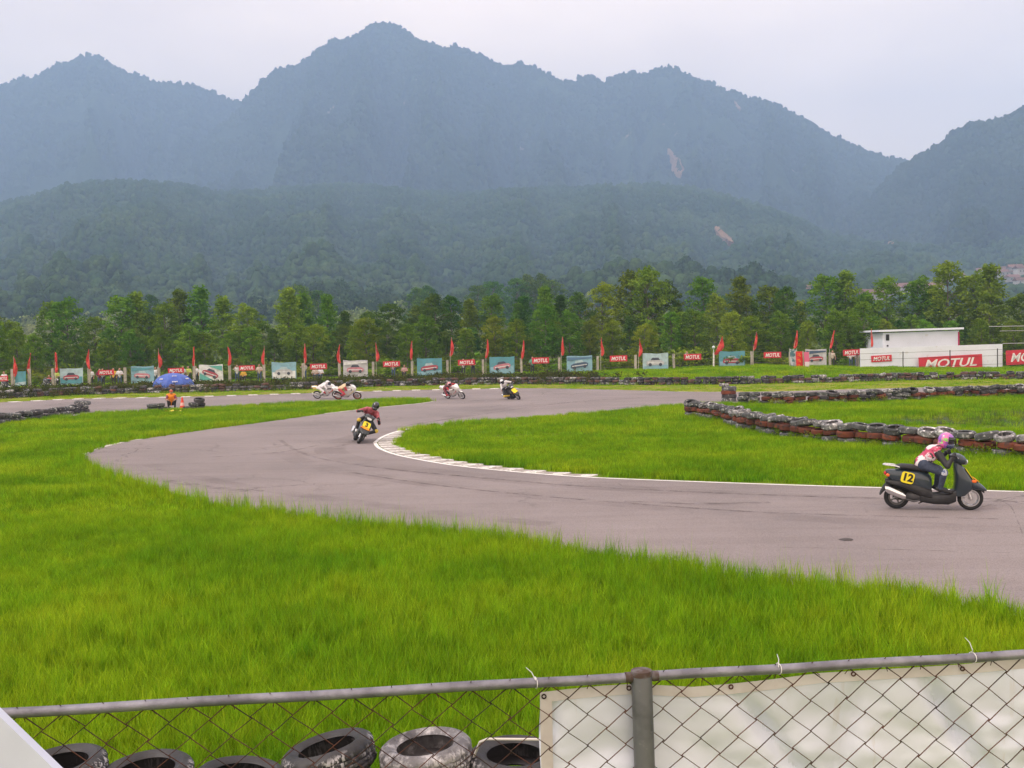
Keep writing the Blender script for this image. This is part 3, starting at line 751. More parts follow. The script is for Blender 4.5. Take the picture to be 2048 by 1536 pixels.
forest(H2, 36000, 0.3, 1.0, 3.8, 6.6, c_far, 'woodland', 'blue hazy forest on the middle mountain', (-0.5, 0.6), (160, 14, -0.75))
forest(H3, 14000, 0.2, 1.0, 4.0, 7.0, c_far, 'woodland', 'dark forest on the steep mountain flank at far right', (0.1, 0.62))
forest(H1, 9000, 0.55, 1.0, 4.5, 8.5, c_far, 'woodland', 'pale hazy forest on the mountain at far left', (-0.6, 0.0), (150, 24, -0.6))
VILL = 0
# extra ridge-line trees so the skyline is uneven
for h, azr in ((H2, (-0.28, 0.42)), (H3, (0.3, 0.6)), (H1, (-0.55, -0.2))):
    n = 420; A = rng.uniform(azr[0], azr[1], n); d = h.D + rng.uniform(-16, 6, n); z = h.z(A, d); s = rng.uniform(2.0, 4.4, n) * rng.choice([0.7, 1.0, 1.25], n)
    scatter('woodland', np.stack([d * np.sin(A), d * np.cos(A), z - 0.55 * s], -1), rng.uniform(0, 6.28, n), np.stack([s, s, s * rng.uniform(0.9, 1.6, n)], -1), rng.integers(0, 4, n), c_far, 'trees lining the mountain skyline', 'forest')

# ------------------------------------------------------------------ haze
HZ = new_mat('haze_air'); N = NT(HZ); pv = N.n('ShaderNodeVolumePrincipled'); pv.inputs['Color'].default_value = (0.47, 0.67, 1.0, 1); pv.inputs['Density'].default_value = 0.00033; pv.inputs['Anisotropy'].default_value = 0.0
o = N.n('ShaderNodeOutputMaterial'); N.l(pv.outputs[0], o.inputs['Volume'])
mb = MB(); mb.smooth = False; mb.box((0, 2250, 542), (8000, 4700, 1096)); hz = mb.build('haze', HZ); hz['kind'] = 'stuff'; hz['label'] = 'bluish summer haze in front of the mountains'; hz['category'] = 'haze'
# ------------------------------------------------------------------ trees and shrubs
BARK = M('bark', (0.10, 0.085, 0.065), 0.9, c2=(0.19, 0.165, 0.135), scale=3.0, bump=0.4, bscale=20)
LEAF_A = leafmat('gum_leaf', (0.095, 0.18, 0.018), (0.145, 0.25, 0.024), (0.21, 0.315, 0.03), 0.5, 0.18, 0.22, 2.0)
LEAF_B = leafmat('dark_leaf', (0.048, 0.112, 0.016), (0.08, 0.16, 0.022), (0.125, 0.21, 0.026), 0.5, 0.15, 0.22, 2.0)
LEAF_C = leafmat('young_leaf', (0.125, 0.205, 0.016), (0.175, 0.265, 0.020), (0.235, 0.325, 0.026), 0.5, 0.35, 0.2, 2.0)
LEAF_S = leafmat('shrub_leaf', (0.09, 0.145, 0.016), (0.13, 0.19, 0.020), (0.20, 0.26, 0.025), 0.6, 0.3, 0.25, 2.5)
def leaf_cloud(centers, per, rad, size, mat, name, droop=0.0):
    V = []; F = []
    for (c, r) in centers:
        n = int(per * random.uniform(0.7, 1.3))
        for _ in range(n):
            d = Vector((random.gauss(0, 1), random.gauss(0, 1), random.gauss(0, 1))); d.normalize()
            rr = r * rad * random.random() ** 0.4
            p = Vector(c) + Vector((d.x * rr, d.y * rr, d.z * rr * 0.75))
            u = Vector((random.gauss(0, 1), random.gauss(0, 1), random.gauss(0, 0.7) - droop)).normalized(); v = u.orthogonal().normalized()
            v = (Matrix.Rotation(random.uniform(0, 6.28), 3, u) @ v)
            s = size * random.uniform(0.6, 1.3); b = len(V)
            V += [p - u * s, p + v * s * 0.42, p + u * s, p - v * s * 0.42]; F.append((b, b + 1, b + 2, b + 3))
    me = bpy.data.meshes.new(name); me.from_pydata([tuple(v) for v in V], [], F); me.materials.append(mat); me.update(); return me
def tree_meshes(kind, seed, leaf):
    """unit-ish tree, 10 m tall; returns (trunk mesh, crown mesh)"""
    random.seed(seed)
    mb = MB(); H = 10.0
    base = {'cone': 2.9, 'oval': 2.7, 'multi': 2.2, 'round': 2.3}[kind]
    pts = [Vector((0, 0, 0))]; r = [0.15]
    for k in range(1, 8):
        pts.append(pts[-1] + Vector((random.uniform(-0.12, 0.12), random.uniform(-0.12, 0.12), H * 0.92 / 7))); r.append(0.15 * (1 - k / 7.6))
    mb.tube(pts, r, 7)
    cs = []
    def width(t):
        if kind == 'cone': return 1.75 * (1 - t) ** 0.75 * (0.45 + 0.55 * min(1, t * 5)) + 0.12
        if kind == 'oval': return 1.75 * math.sin(math.pi * (0.12 + 0.86 * t)) ** 0.7 + 0.1
        if kind == 'multi': return 2.1 * math.sin(math.pi * (0.14 + 0.84 * t)) ** 0.6 + 0.1
        return 2.4 * math.sin(math.pi * (0.1 + 0.88 * t)) ** 0.55 + 0.1
    n = {'cone': 62, 'oval': 66, 'multi': 84, 'round': 84}[kind]
    for k in range(n):
        t = (k + random.random()) / n; z = base + (H - base) * t
        w_ = width(t); a = k * 2.399 + random.uniform(-0.5, 0.5); rr = w_ * random.uniform(0.35, 1.0)
        i = min(7, int(z / (H * 0.92 / 7))); tp = pts[i]
        c = Vector((tp.x + rr * math.cos(a), tp.y + rr * math.sin(a), z + random.uniform(-0.2, 0.2)))
        cs.append((c, random.uniform(0.7, 1.25)))
        if k % 3 == 0: mb.tube([Vector((tp.x, tp.y, z - 0.5 - 0.25 * rr)), (Vector((tp.x, tp.y, z - 0.3)) + c) * 0.5, c], [0.045, 0.03, 0.012], 5)
    cs.append((Vector((pts[-1].x, pts[-1].y, H - 0.2)), 0.7))
    tr = mb.mesh('trunk', BARK)
    cr = leaf_cloud(cs, 66, 0.56, 0.15, leaf, 'crown', 0.5)
    return tr, cr
TREES = [tree_meshes(k, 30 + i, l) for i, (k, l) in enumerate([('cone', LEAF_A), ('oval', LEAF_A), ('cone', LEAF_B), ('multi', LEAF_A), ('round', LEAF_B), ('oval', LEAF_B), ('round', LEAF_C), ('cone', LEAF_A), ('multi', LEAF_B), ('oval', LEAF_C)])]
random.seed(99)
tree_n = [0]
def tree(px, ytop, y, kind, label, group, wf=1.0, zf=None):
    x = ray(px, ytop).x / ray(px, ytop).y * y
    z0 = gz(x, y) if zf is None else zf
    top = AT(px, ytop, y).z; h = max(2.5, top - z0)
    e = empty('tree', TR((x, y, z0 - 0.05)) @ RZ(random.uniform(0, 6.28)))
    s = h / 10.2; wx = s * wf * random.uniform(0.92, 1.1)
    e.scale = (wx, wx, s)
    tr, cr = TREES[kind]
    put('trunk', tr, e); put('crown', cr, e)
    tag(e, label, 'tree', group); return e
desc = {0: 'slender pointed gum tree', 1: 'oval-crowned gum tree', 2: 'dark pointed tree', 3: 'broad leafy gum tree', 4: 'dark round-crowned tree', 5: 'dark oval tree', 6: 'light green round tree', 7: 'tall conical gum tree', 8: 'broad dark tree', 9: 'yellow-green oval tree'}
BACK = [(-90, 600, 1), (-30, 612, 3), (20, 640, 1), (95, 602, 1), (130, 598, 3), (185, 632, 1), (235, 590, 1), (270, 583, 7), (300, 625, 5), (335, 605, 1), (362, 578, 7), (398, 570, 0), (445, 590, 0), (492, 610, 3), (530, 640, 1), (572, 574, 7), (606, 582, 0), (652, 588, 7), (688, 620, 2), (735, 622, 4), (780, 606, 4), (830, 612, 5), (862, 588, 5), (898, 592, 5), (935, 598, 7), (985, 588, 1), (1035, 604, 2), (1048, 590, 2), (1085, 572, 7), (1122, 588, 2), (1150, 585, 5), (1200, 566, 9), (1255, 545, 3), (1300, 536, 3), (1330, 560, 8), (1352, 600, 0), (1405, 552, 1), (1432, 590, 3), (1475, 552, 7), (1500, 590, 1), (1532, 570, 1), (1568, 574, 5), (1600, 600, 0), (1648, 548, 1), (1696, 540, 7), (1735, 585, 3), (1780, 553, 1), (1838, 556, 3), (1868, 575, 3), (1905, 522, 1), (1950, 545, 3), (1982, 527, 7), (2035, 590, 3), (2085, 560, 1), (2140, 575, 7), (2200, 550, 3)]
for i, (px, yt, k) in enumerate(sorted(BACK)):
    tree(px, yt, random.uniform(124, 136), k, '%s, %s from the left in the tall back tree row' % (desc[k], ordinal(i + 1)), 'tall trees behind the far fence', 1.3)
FRONT = [(-60, 650, 9), (-10, 640, 6), (35, 655, 3), (70, 668, 9), (215, 678, 3), (262, 660, 3), (325, 655, 9), (375, 650, 3), (410, 664, 9), (500, 652, 1), (590, 648, 9), (628, 650, 6), (708, 650, 1), (736, 636, 6), (812, 648, 9), (850, 632, 3), (930, 655, 1), (990, 632, 9), (1030, 640, 3), (1092, 608, 1), (1138, 622, 3), (1180, 640, 1), (1222, 640, 9), (1286, 648, 6), (1345, 622, 1), (1388, 620, 3), (1465, 622, 1), (1508, 632, 6), (1562, 624, 3), (1612, 640, 1), (1672, 618, 3), (1730, 602, 9), (1770, 640, 3), (1850, 640, 3), (1900, 640, 1), (1960, 640, 3), (2030, 640, 9), (2080, 620, 3)]
for i, (px, yt, k) in enumerate(sorted(FRONT)):
    tree(px, yt, random.uniform(110, 117), k, '%s, %s from the left in the low front tree row' % (desc[k], ordinal(i + 1)), 'low trees right behind the far fence', 1.35)
for i in range(46):       # middle rows that close the belt
    px = -80 + i * 48 + random.uniform(-18, 18); k = random.choice([1, 2, 3, 4, 5, 8, 5, 2])
    yb = np.interp(px, [0, 500, 800, 1100, 1300, 1600, 2048], [660, 645, 640, 630, 612, 622, 615])
    tree(px, yb + random.uniform(4, 34), random.uniform(117, 124), k, '%s, %s from the left in the shaded middle tree row' % (desc[k], ordinal(i + 1)), 'trees in the middle of the belt', 1.3)
for i, (px, yt, y) in enumerate(sorted([(600, 570, 300), (635, 580, 310), (300, 590, 290), (832, 575, 330), (855, 572, 340), (955, 570, 320), (985, 562, 330), (1030, 556, 340), (1050, 550, 345), (1078, 548, 340), (1100, 560, 335), (1450, 590, 300), (1560, 590, 320)])):
    x = ray(px, yt).x / ray(px, yt).y * y; az = math.atan2(x, y); d = math.hypot(x, y)
    tree(px, yt, y, random.choice([5, 8, 4]), 'hazy tall tree beyond the belt, %s of the hazy trees from the left' % ordinal(i + 1), 'hazy trees beyond the belt', 1.2, float(H4.z(np.array([az]), np.array([d]))[0]))
def shrub_mesh(seed, mat):
    random.seed(seed); cs = []
    for k in range(26):
        a = random.uniform(0, 6.28); r = 0.9 * math.sqrt(random.random()); cs.append(((r * math.cos(a), r * math.sin(a), random.uniform(0.15, 0.95 - 0.35 * r)), random.uniform(0.6, 1.0)))
    return leaf_cloud(cs, 26, 0.36, 0.1, mat, 'foliage', 0)
SH = [shrub_mesh(i, LEAF_S if i % 2 else LEAF_A) for i in range(4)]
stem = MB()
for k in range(5): stem.tube([(0, 0, 0), (0.25 * math.cos(k * 1.3), 0.25 * math.sin(k * 1.3), 0.4), (0.6 * math.cos(k * 1.3), 0.6 * math.sin(k * 1.3), 0.8)], [0.025, 0.018, 0.008], 5)
STEM = stem.mesh('stem', BARK)
random.seed(5)
FLOOR = M('forest_floor', (0.03, 0.045, 0.014), 0.95, c2=(0.06, 0.08, 0.022), scale=0.6, world=True, spec=0.1)
struct(grid_sheet('forest_floor', np.arange(-130, 131, 5.0), np.concatenate([np.arange(106.5, 122, 1.5), np.arange(124, 200, 8.0)]), lambda X, Y: ground_z(X.ravel(), Y.ravel()).reshape(X.shape) + 0.02, FLOOR))
for i in range(74):
    px = -60 + i * 29.5 + random.uniform(-8, 8); 
    if 1715 < px < 2012: continue
    y = random.uniform(104, 112); x = (px - 1024) / FPX * y
    e = empty('shrub', TR((x, y, gz(x, y) - 0.03)) @ RZ(random.uniform(0, 6.28))); s = random.uniform(0.8, 1.5); e.scale = (s * 1.5, s * 1.2, s * random.uniform(0.8, 1.3))
    put('foliage', SH[i % 4], e); put('stem', STEM, e); e2 = copy_tree(e); x2 = x + random.uniform(-.6, .6); e2.location = (x2 * 1.1, y + random.uniform(8, 11), gz(x2 * 1.1, y + 9) - .03); e2.scale = (s * 1.9, s * 1.6, s * 1.7); tag(e2, 'dark undergrowth shrub between the tree trunks, %s shrub from the left' % ordinal(i + 1), 'shrub', 'shrubs under the trees')
    tag(e, 'leafy green shrub behind the far wire fence, %s shrub from the left' % ordinal(i + 1), 'shrub', 'shrubs behind the far fence')

# village on the lower slope
HW = M('house_wall', (0.40, 0.37, 0.35), 0.9, c2=(0.5, 0.47, 0.44), scale=0.5, rnd=0.2)
HR = M('house_roof', (0.17, 0.085, 0.065), 0.9, c2=(0.23, 0.125, 0.095), scale=0.8, rnd=0.25)
HG = M('house_window', (0.05, 0.06, 0.07), 0.3)
hs_ = []
for hi_, (px, py) in enumerate(sorted([(1742, 600), (1768, 592), (1800, 580), (1822, 584), (1845, 592), (1868, 580), (1890, 562), (1915, 556), (1950, 562), (1985, 556), (2000, 545), (2015, 550), (2030, 540), (2042, 548), (2025, 560), (2046, 566), (1965, 545), (2070, 545), (2090, 560), (1620, 588), (1606, 592)])):
    g_ = hill_hit(H4, px, py); sx = random.uniform(11, 17); sy = random.uniform(8, 11); hh = random.uniform(4.5, 8)
    e = empty('village_house', TR(g_ - Vector((0, 0, 2.5))) @ RZ(random.uniform(-0.5, 0.5)))
    mb = MB(); mb.smooth = False; mb.box((0, 0, hh / 2), (sx, sy, hh)); mb.extr([(-sx / 2, hh), (sx / 2, hh), (0, hh)], -0.1, 0.1) if False else None; mb.build('wall', HW, e)
    mb = MB(); mb.smooth = False; ov = 0.8; rh = 3.2
    mb.add([(-sx / 2 - ov, -sy / 2 - ov, hh - .1), (sx / 2 + ov, -sy / 2 - ov, hh - .1), (sx / 2 + ov, sy / 2 + ov, hh - .1), (-sx / 2 - ov, sy / 2 + ov, hh - .1), (-sx / 2 - ov, 0, hh + rh), (sx / 2 + ov, 0, hh + rh)], [(0, 1, 5, 4), (2, 3, 4, 5), (0, 4, 3), (1, 2, 5), (3, 2, 1, 0)]); mb.build('roof', HR, e)
    for k in range(3):
        mb = MB(); mb.smooth = False; mb.box(((k - 1) * sx * 0.3, -sy / 2 - 0.02, hh * 0.6), (1.3, 0.12, 1.3)); mb.build('window', HG, e)
    tag(e, 'small hazy village house with red-brown roof, %s from the left on the hillside' % ordinal(hi_ + 1), 'house', 'village houses on the slope')

# ------------------------------------------------------------------ tyres
RUB = M('old_rubber', (0.022, 0.021, 0.024), 0.75, c2=(0.05, 0.047, 0.05), scale=3.0, c3=(0.48, 0.47, 0.48), s3=16, lo3=0.585, hi3=0.64, bump=0.25, bscale=30, rnd=0.25)
RUBW = M('whitewashed_rubber', (0.30, 0.29, 0.30), 0.85, c2=(0.10, 0.10, 0.105), scale=5.0, lo=0.38, hi=0.58, c3=(0.58, 0.57, 0.57), s3=11, lo3=0.54, hi3=0.62, bump=0.3, bscale=30, rnd=0.25)
RUBG = M('grey_painted_rubber', (0.125, 0.13, 0.135), 0.85, c2=(0.055, 0.057, 0.06), scale=4.0, lo=0.35, hi=0.6, c3=(0.36, 0.36, 0.35), s3=9, lo3=0.56, hi3=0.64, bump=0.3, bscale=30, rnd=0.3)
RUBR = M('red_painted_rubber', (0.155, 0.042, 0.02), 0.85, c2=(0.10, 0.03, 0.017), scale=4.0, c3=(0.045, 0.03, 0.026), s3=7, lo3=0.50, hi3=0.64, bump=0.3, bscale=30, rnd=0.35)
RUBB = M('black_wall_rubber', (0.03, 0.028, 0.032), 0.8, c2=(0.075, 0.07, 0.075), scale=4.0, c3=(0.30, 0.29, 0.29), s3=6, lo3=0.6, hi3=0.68, rnd=0.35)
RUBP = M('purple_brown_rubber', (0.075, 0.045, 0.045), 0.85, c2=(0.12, 0.065, 0.05), scale=4.0, c3=(0.04, 0.035, 0.035), s3=6, rnd=0.3)
def tyre_mat(name, side_a, side_b, wash, lo_s, hi_s, lo_t, hi_t):
    m = new_mat(name); N = NT(m); t = N.n('ShaderNodeTexCoord'); oi = N.n('ShaderNodeObjectInfo')
    ml = N.n('ShaderNodeMath', operation='MULTIPLY'); ml.inputs[1].default_value = 31.0; N.l(oi.outputs['Random'], ml.inputs[0])
    ad = N.n('ShaderNodeVectorMath', operation='ADD'); N.l(t.outputs['Object'], ad.inputs[0]); N.l(ml.outputs[0], ad.inputs[1]); V_ = ad.outputs[0]
    sx = N.n('ShaderNodeSeparateXYZ'); N.l(t.outputs['Object'], sx.inputs[0]); cb = N.n('ShaderNodeCombineXYZ'); N.l(sx.outputs[0], cb.inputs[0]); N.l(sx.outputs[1], cb.inputs[1])
    ln = N.n('ShaderNodeVectorMath', operation='LENGTH'); N.l(cb.outputs[0], ln.inputs[0])
    tread = N.ramp(ln.outputs['Value'], [(0.266, (0, 0, 0)), (0.291, (1, 1, 1))])
    mp_ = N.n('ShaderNodeMapping'); mp_.inputs['Scale'].default_value = (1, 1, 0.28); N.l(V_, mp_.inputs[0])
    streak = N.ramp(N.noise(mp_.outputs[0], 34, 3, 0.7), [(lo_t, (0, 0, 0)), (hi_t, (1, 1, 1))]); patch = N.ramp(N.noise(V_, 3.5, 3), [(0.42, (0, 0, 0)), (0.58, (1, 1, 1))])
    f1 = N.mix(1.0, N.mix(1.0, tread, streak, 'MULTIPLY'), patch, 'MULTIPLY')
    side = N.ramp(N.noise(V_, 5, 6, 0.65), [(0.35, side_a), (0.65, side_b)])
    f2 = N.ramp(N.noise(V_, 6.5, 7, 0.72), [(lo_s, (0, 0, 0)), (hi_s, (1, 1, 1))])
    c = N.mix(f2, side, wash); c = N.mix(f1, c, wash)
    p = N.n('ShaderNodeBsdfPrincipled'); p.inputs['Roughness'].default_value = 0.55; p.inputs['Specular IOR Level'].default_value = 0.5; N.l(c, p.inputs['Base Color'])
    b = N.n('ShaderNodeBump'); b.inputs['Strength'].default_value = 0.3; b.inputs['Distance'].default_value = 0.01; N.l(N.noise(V_, 40, 4), b.inputs['Height']); N.l(b.outputs[0], p.inputs['Normal'])
    o = N.n('ShaderNodeOutputMaterial'); N.l(p.outputs[0], o.inputs[0]); return m
RUB = tyre_mat('near_rubber', (0.014, 0.013, 0.015), (0.036, 0.034, 0.038), (0.50, 0.48, 0.50), 0.66, 0.76, 0.50, 0.56)
RUBN = tyre_mat('near_whitewashed_rubber', (0.055, 0.05, 0.055), (0.19, 0.18, 0.19), (0.52, 0.50, 0.51), 0.50, 0.66, 0.47, 0.55)
WALLR = [RUBG, RUBR, RUBW, RUBB, RUBP, RUB]
def tyre_mesh(name, mat, n=22, hi=False, Ro=0.30, Ri=0.185, W=0.2):
    mb = MB(); h = W / 2
    if not hi:
        mb.lathe([(Ri, -h * 0.75), (Ri + 0.05, -h), (Ro - 0.035, -h * 0.95), (Ro, -h * 0.6), (Ro + 0.004, 0), (Ro, h * 0.6), (Ro - 0.035, h * 0.95), (Ri + 0.05, h), (Ri, h * 0.75), (Ri + 0.025, h * 0.6), (Ro - 0.045, h * 0.45), (Ro - 0.045, -h * 0.45), (Ri + 0.025, -h * 0.6)], n, None, True)
    else:
        prof = [(Ri, -h * 0.72), (Ri + 0.012, -h * 0.86), (Ri + 0.05, -h), (Ro - 0.06, -h * 1.03), (Ro - 0.03, -h * 0.93), (Ro - 0.008, -h * 0.75)]
        for z in (-0.5, -0.17, 0.17, 0.5):
            prof += [(Ro, h * (z - 0.13)), (Ro + 0.003, h * z), (Ro, h * (z + 0.11))]
            if z < 0.5: prof += [(Ro - 0.012, h * (z + 0.135)), (Ro - 0.012, h * (z + 0.185))]
        prof += [(Ro - 0.008, h * 0.75), (Ro - 0.03, h * 0.93), (Ro - 0.06, h * 1.03), (Ri + 0.05, h), (Ri + 0.012, h * 0.86), (Ri, h * 0.72), (Ri + 0.02, h * 0.6), (Ro - 0.03, h * 0.5), (Ro - 0.03, -h * 0.5), (Ri + 0.02, -h * 0.6)]
        mb.lathe(prof, 72, None, True)
        # sipes: alternate segments of the tread blocks pushed in
        n_ = 72
        for k, (r_, z_) in enumerate(prof):
            if r_ >= Ro - 0.009 and abs(z_) < h * 0.8:
                for i in range(n_):
                    if (i + (k // 4)) % 4 == 0:
                        v = Vector(mb.v[k * n_ + i]); f = 1 - 0.012 / Ro; mb.v[k * n_ + i] = (v.x * f, v.y * f, v.z)
    return mb.mesh(name, mat)
TY = {m.name: tyre_mesh('tyre', m) for m in WALLR}
TYH = {m.name: tyre_mesh('tyre', m, hi=True) for m in (RUB, RUBN, RUBG)}
def tyre(mat, p, tilt, label, group, hi=False, s=1.0):
    o = put('scrap_tyre', (TYH if hi else TY)[mat.name]); o.location = p; o.scale = (s, s, s)
    o.rotation_mode = 'ZYX'; o.rotation_euler = (tilt[0], tilt[1], random.uniform(0, 6.28)); return tag(o, label, 'tyre', group)
random.seed(17)
# foreground stacks behind the near fence (px centre, top y, material, tilt)
FG = [(118, 1528, RUB, (0.03, -0.08), 'black tyre with whitened tread topping the stack next to the white board'),
      (292, 1540, RUB, (0.04, -0.05), 'black tyre with a chipped white edge, lying flat on its stack'),
      (480, 1547, RUB, (-0.05, 0.1), 'low sunken black tyre between two higher tyre stacks'),
      (658, 1495, RUB, (-0.05, -0.22), 'tilted black tyre with white flecked tread, propped on its stack'),
      (852, 1492, RUBN, (0.0, -0.09), 'whitewashed grey tyre topping the stack beside the banner'),
      (1030, 1510, RUB, (0.03, 0.02), 'black tyre half hidden by the white banner edge'),
      (1220, 1504, RUB, (0, 0), None)]
for i, (px, py, m, tl, lab) in enumerate(FG):
    y = 6.55 if i != 2 else 6.75
    P = AT(px, py, y); zt = P.z - 0.07
    if lab: tyre(m, (P.x, y, zt), tl, lab, 'tyre stacks behind the near fence', True, 1.0)
    z = zt - 0.212; lv_ = 2
    while z > 0.09:
        tyre(RUB, (P.x + random.uniform(-.03, .03), y + random.uniform(-.03, .03), z), (random.uniform(-.03, .03), random.uniform(-.03, .03)), 'black tyre, %s from the top of the %s near stack from the left' % (ordinal(lv_), ordinal(i + 1)), 'lower tyres of the near stacks', True); z -= 0.205; lv_ += 1
mb = MB(); STRAP = M('pale_strap', (0.62, 0.58, 0.55), 0.7)
a = AT(975, 1478, 6.3); b_ = AT(1090, 1479, 6.3); mb.tube([AT(945, 1520, 6.5), AT(960, 1484, 6.35), a, b_, AT(1180, 1481, 6.3)], 0.008, 6); tag(mb.build('strap', STRAP), 'pale strap tied around the tyre stack by the banner edge', 'strap')

def wall(pts, rows, group, step=0.585, jitter=0.085, zoff=0.0, lim=None, W=0.215):
    """rows: list of (material list, chance, text)"""
    L = resample(pts, step); n = 0
    for i, p in enumerate(L):
        tx = 0.0
        for r, (ms, ch, txt) in enumerate(rows):
            lab = '%s, %s stack from its left end' % (txt, ordinal(i + 1))
            if random.random() > ch: break
            m = random.choice(ms); last = r == len(rows) - 1
            tl = (random.gauss(0, 0.07 + 0.07 * last), random.gauss(0, 0.07 + 0.07 * last))
            tyre(m, (p.x + random.uniform(-jitter, jitter), p.y + random.uniform(-jitter, jitter), zoff + 0.1 + r * W + gz(p.x, p.y) + random.uniform(-.015, .02) + (0.02 if last else 0)), tl, lab, group, False, random.uniform(0.9, 1.13)); n += 1
    return n
front_base = smooth_line([G(*p) for p in [(1382, 832), (1440, 842), (1500, 858), (1600, 877), (1750, 893), (1900, 906), (2048, 918), (2200, 930)]], 0.2)
wall(front_base, [([RUBG, RUBG, RUBB], 1, 'grey tyre at the foot of the front tyre wall'), ([RUBR], 1, 'rust-red tyre halfway up the front tyre wall'), ([RUBG, RUBG, RUBW, RUBG], 1, 'flaking grey tyre topping the front tyre wall')], 'tyres of the front wall at right', W=0.222)
back_base = smooth_line([G(*p) for p in [(1490, 808), (1560, 809), (1640, 808), (1740, 804), (1850, 799), (1950, 795), (2048, 792), (2200, 787)]], 0.2)
wall(back_base, [([RUBB, RUBR, RUBG], 1, 'dark tyre at the foot of the back tyre wall'), ([RUBR, RUBR, RUBB, RUBG], 1, 'tyre halfway up the back tyre wall'), ([RUBG, RUBW, RUBB, RUBG], 0.92, 'tyre topping the back tyre wall')], 'tyres of the back wall at right', W=0.2)
q = G(1457, 803)
for k, (m, t) in enumerate([(RUBG, 'grey bottom tyre of the tall stack at the wall corner'), (RUBB, 'black second tyre of the tall stack at the wall corner'), (RUBR, 'rust-red third tyre of the tall stack at the wall corner'), (RUBG, 'grey fourth tyre of the tall stack at the wall corner'), (RUBW, 'pale tilted tyre on top of the tall corner stack')]):
    tyre(m, (q.x + random.uniform(-.04, .04) + (-0.25 if k == 4 else 0), q.y, 0.1 + 0.205 * k), (0, 0.1 if k == 4 else 0.02), t, 'tall corner tyre stack', False, 1.35 if k < 4 else 0.9)
left_base = smooth_line([G(*p) for p in [(-60, 858), (0, 848), (60, 840), (120, 831), (168, 824)]], 0.2)
wall(left_base, [([RUBB, RUBG], 1, 'dark tyre at the bottom of the low left wall'), ([RUBG, RUBG, RUBB], 0.8, 'grey tyre lying on top of the low left wall')], 'tyres of the low left wall')
for (px, py, k) in [(160, 823, 2), (171, 823, 2)]:
    q = G(px, py); tyre(RUBG, (q.x, q.y, 0.5), (0.05, 0.12), 'grey tyre heaped at the end of the low left wall, %s one' % ('inner' if px == 160 else 'outermost'), 'end of the low left wall')
random.seed(3)
for i, px in enumerate([305, 319, 331, 376, 388, 400]):
    q = G(px, 822 - i * 0.6); tyre(RUBB, (q.x, q.y, 0.1), (0, 0), 'black bottom tyre in the short row behind the marshal, %s from the left' % ordinal(i + 1), 'short tyre row behind the marshal')
    if i not in (2, 3): tyre(RUBG if i != 5 else RUBB, (q.x, q.y, 0.31), (random.uniform(-.1, .1), random.uniform(-.1, .1)), 'upper tyre in the short row behind the marshal, on %s bottom tyre from the left' % ordinal(i + 1), 'short tyre row behind the marshal')
q = G(399, 819); tyre(RUBB, (q.x, q.y, 0.54), (0.2, 0.1), 'black tyre topping the end of the short row by the cone', 'short tyre row behind the marshal')
# far wall: the nearest stretch as single tyres, the rest as one mass
random.seed(23)
L = resample(far_wall, 0.57); cnt = 0; order = sorted(range(len(L)), key=lambda i: L[i].length)
vis = [i for i in order if abs(L[i].x / L[i].y) < 0.54]; single = set(vis[:24])
mass = MB(); lowt = TY[RUBB.name]; lv = [v.co.copy() for v in lowt.vertices]; lf = [tuple(p.vertices) for p in lowt.polygons]
for i, p in enumerate(L):
    for r in range(3):
        if r == 2 and random.random() < 0.25: break
        loc = Vector((p.x + random.uniform(-.06, .06), p.y + random.uniform(-.1, .1), 0.1 + r * 0.205)); tl = (random.gauss(0, .1), random.gauss(0, .1))
        k = random.choices([3, 4, 0, 2], [5, 3, 2, 1.1])[0]; m = WALLR[k]
        if i in single: tyre(m, loc, tl, 'weathered tyre in the far tyre wall, %s course, %s stack from the left' % (ordinal(r + 1), ordinal(sorted(single).index(i) + 1)), 'tyres of the far wall')
        else:
            mass.mi = {3: 0, 4: 1, 0: 2, 2: 3}[k]
            mass.add(lv, lf, TR(loc) @ Euler((tl[0], tl[1], random.uniform(0, 6))).to_matrix().to_4x4())
mo = mass.build('tyre_wall', [RUBB, RUBP, RUBG, RUBW]); mo['kind'] = 'stuff'; mo['label'] = 'long far wall of stacked weathered tyres along the fence'; mo['category'] = 'tyre wall'
# weeds at the foot of the front wall
def weeds(pts, n, w_, smin, smax, label):
    L = resample(pts, 0.1); P = []
    for _ in range(n):
        p = random.choice(L); P.append((p.x + random.gauss(0, w_), p.y - 0.45 + random.gauss(0, w_), 0))
    P = np.array(P); P[:, 2] = ground_z(P[:, 0], P[:, 1])
    k = ~in_poly(P[:, 0], P[:, 1], ROAD2); P = P[k]
    s = rng.uniform(smin, smax, len(P))
    scatter('weeds', P, rng.uniform(0, 6.28, len(P)), np.stack([s, s, s * 1.1], -1), rng.integers(0, 2, len(P)), c_weed, label, 'weeds')
WL = []
for i in range(2):
    random.seed(60 + i); WL.append(leaf_cloud([((random.gauss(0, .1), random.gauss(0, .1), random.uniform(.05, .35)), 1) for _ in range(9)], 9, 0.16, 0.05, LEAF_C if i else LEAF_S, 'weed', 0))
c_weed = mkcoll('weed_tufts', WL)
weeds(front_base, 190, 0.16, 0.35, 0.75, 'broad-leaved weeds along the foot of the front tyre wall')
weeds(back_base, 90, 0.2, 0.4, 0.8, 'weeds along the foot of the back tyre wall')
WD = []
LEAF_W = leafmat('rank_weed_leaf', (0.045, 0.055, 0.018), (0.075, 0.085, 0.024), (0.10, 0.12, 0.026), 0.4, 0.2, 0.3, 2.0)
for i in range(2):
    random.seed(80 + i); WD.append(leaf_cloud([((random.gauss(0, .14), random.gauss(0, .14), random.uniform(.05, .4)), 1) for _ in range(10)], 9, 0.18, 0.055, LEAF_W, 'weed', 0))
c_weed = mkcoll('rank_weed_tufts', WD)
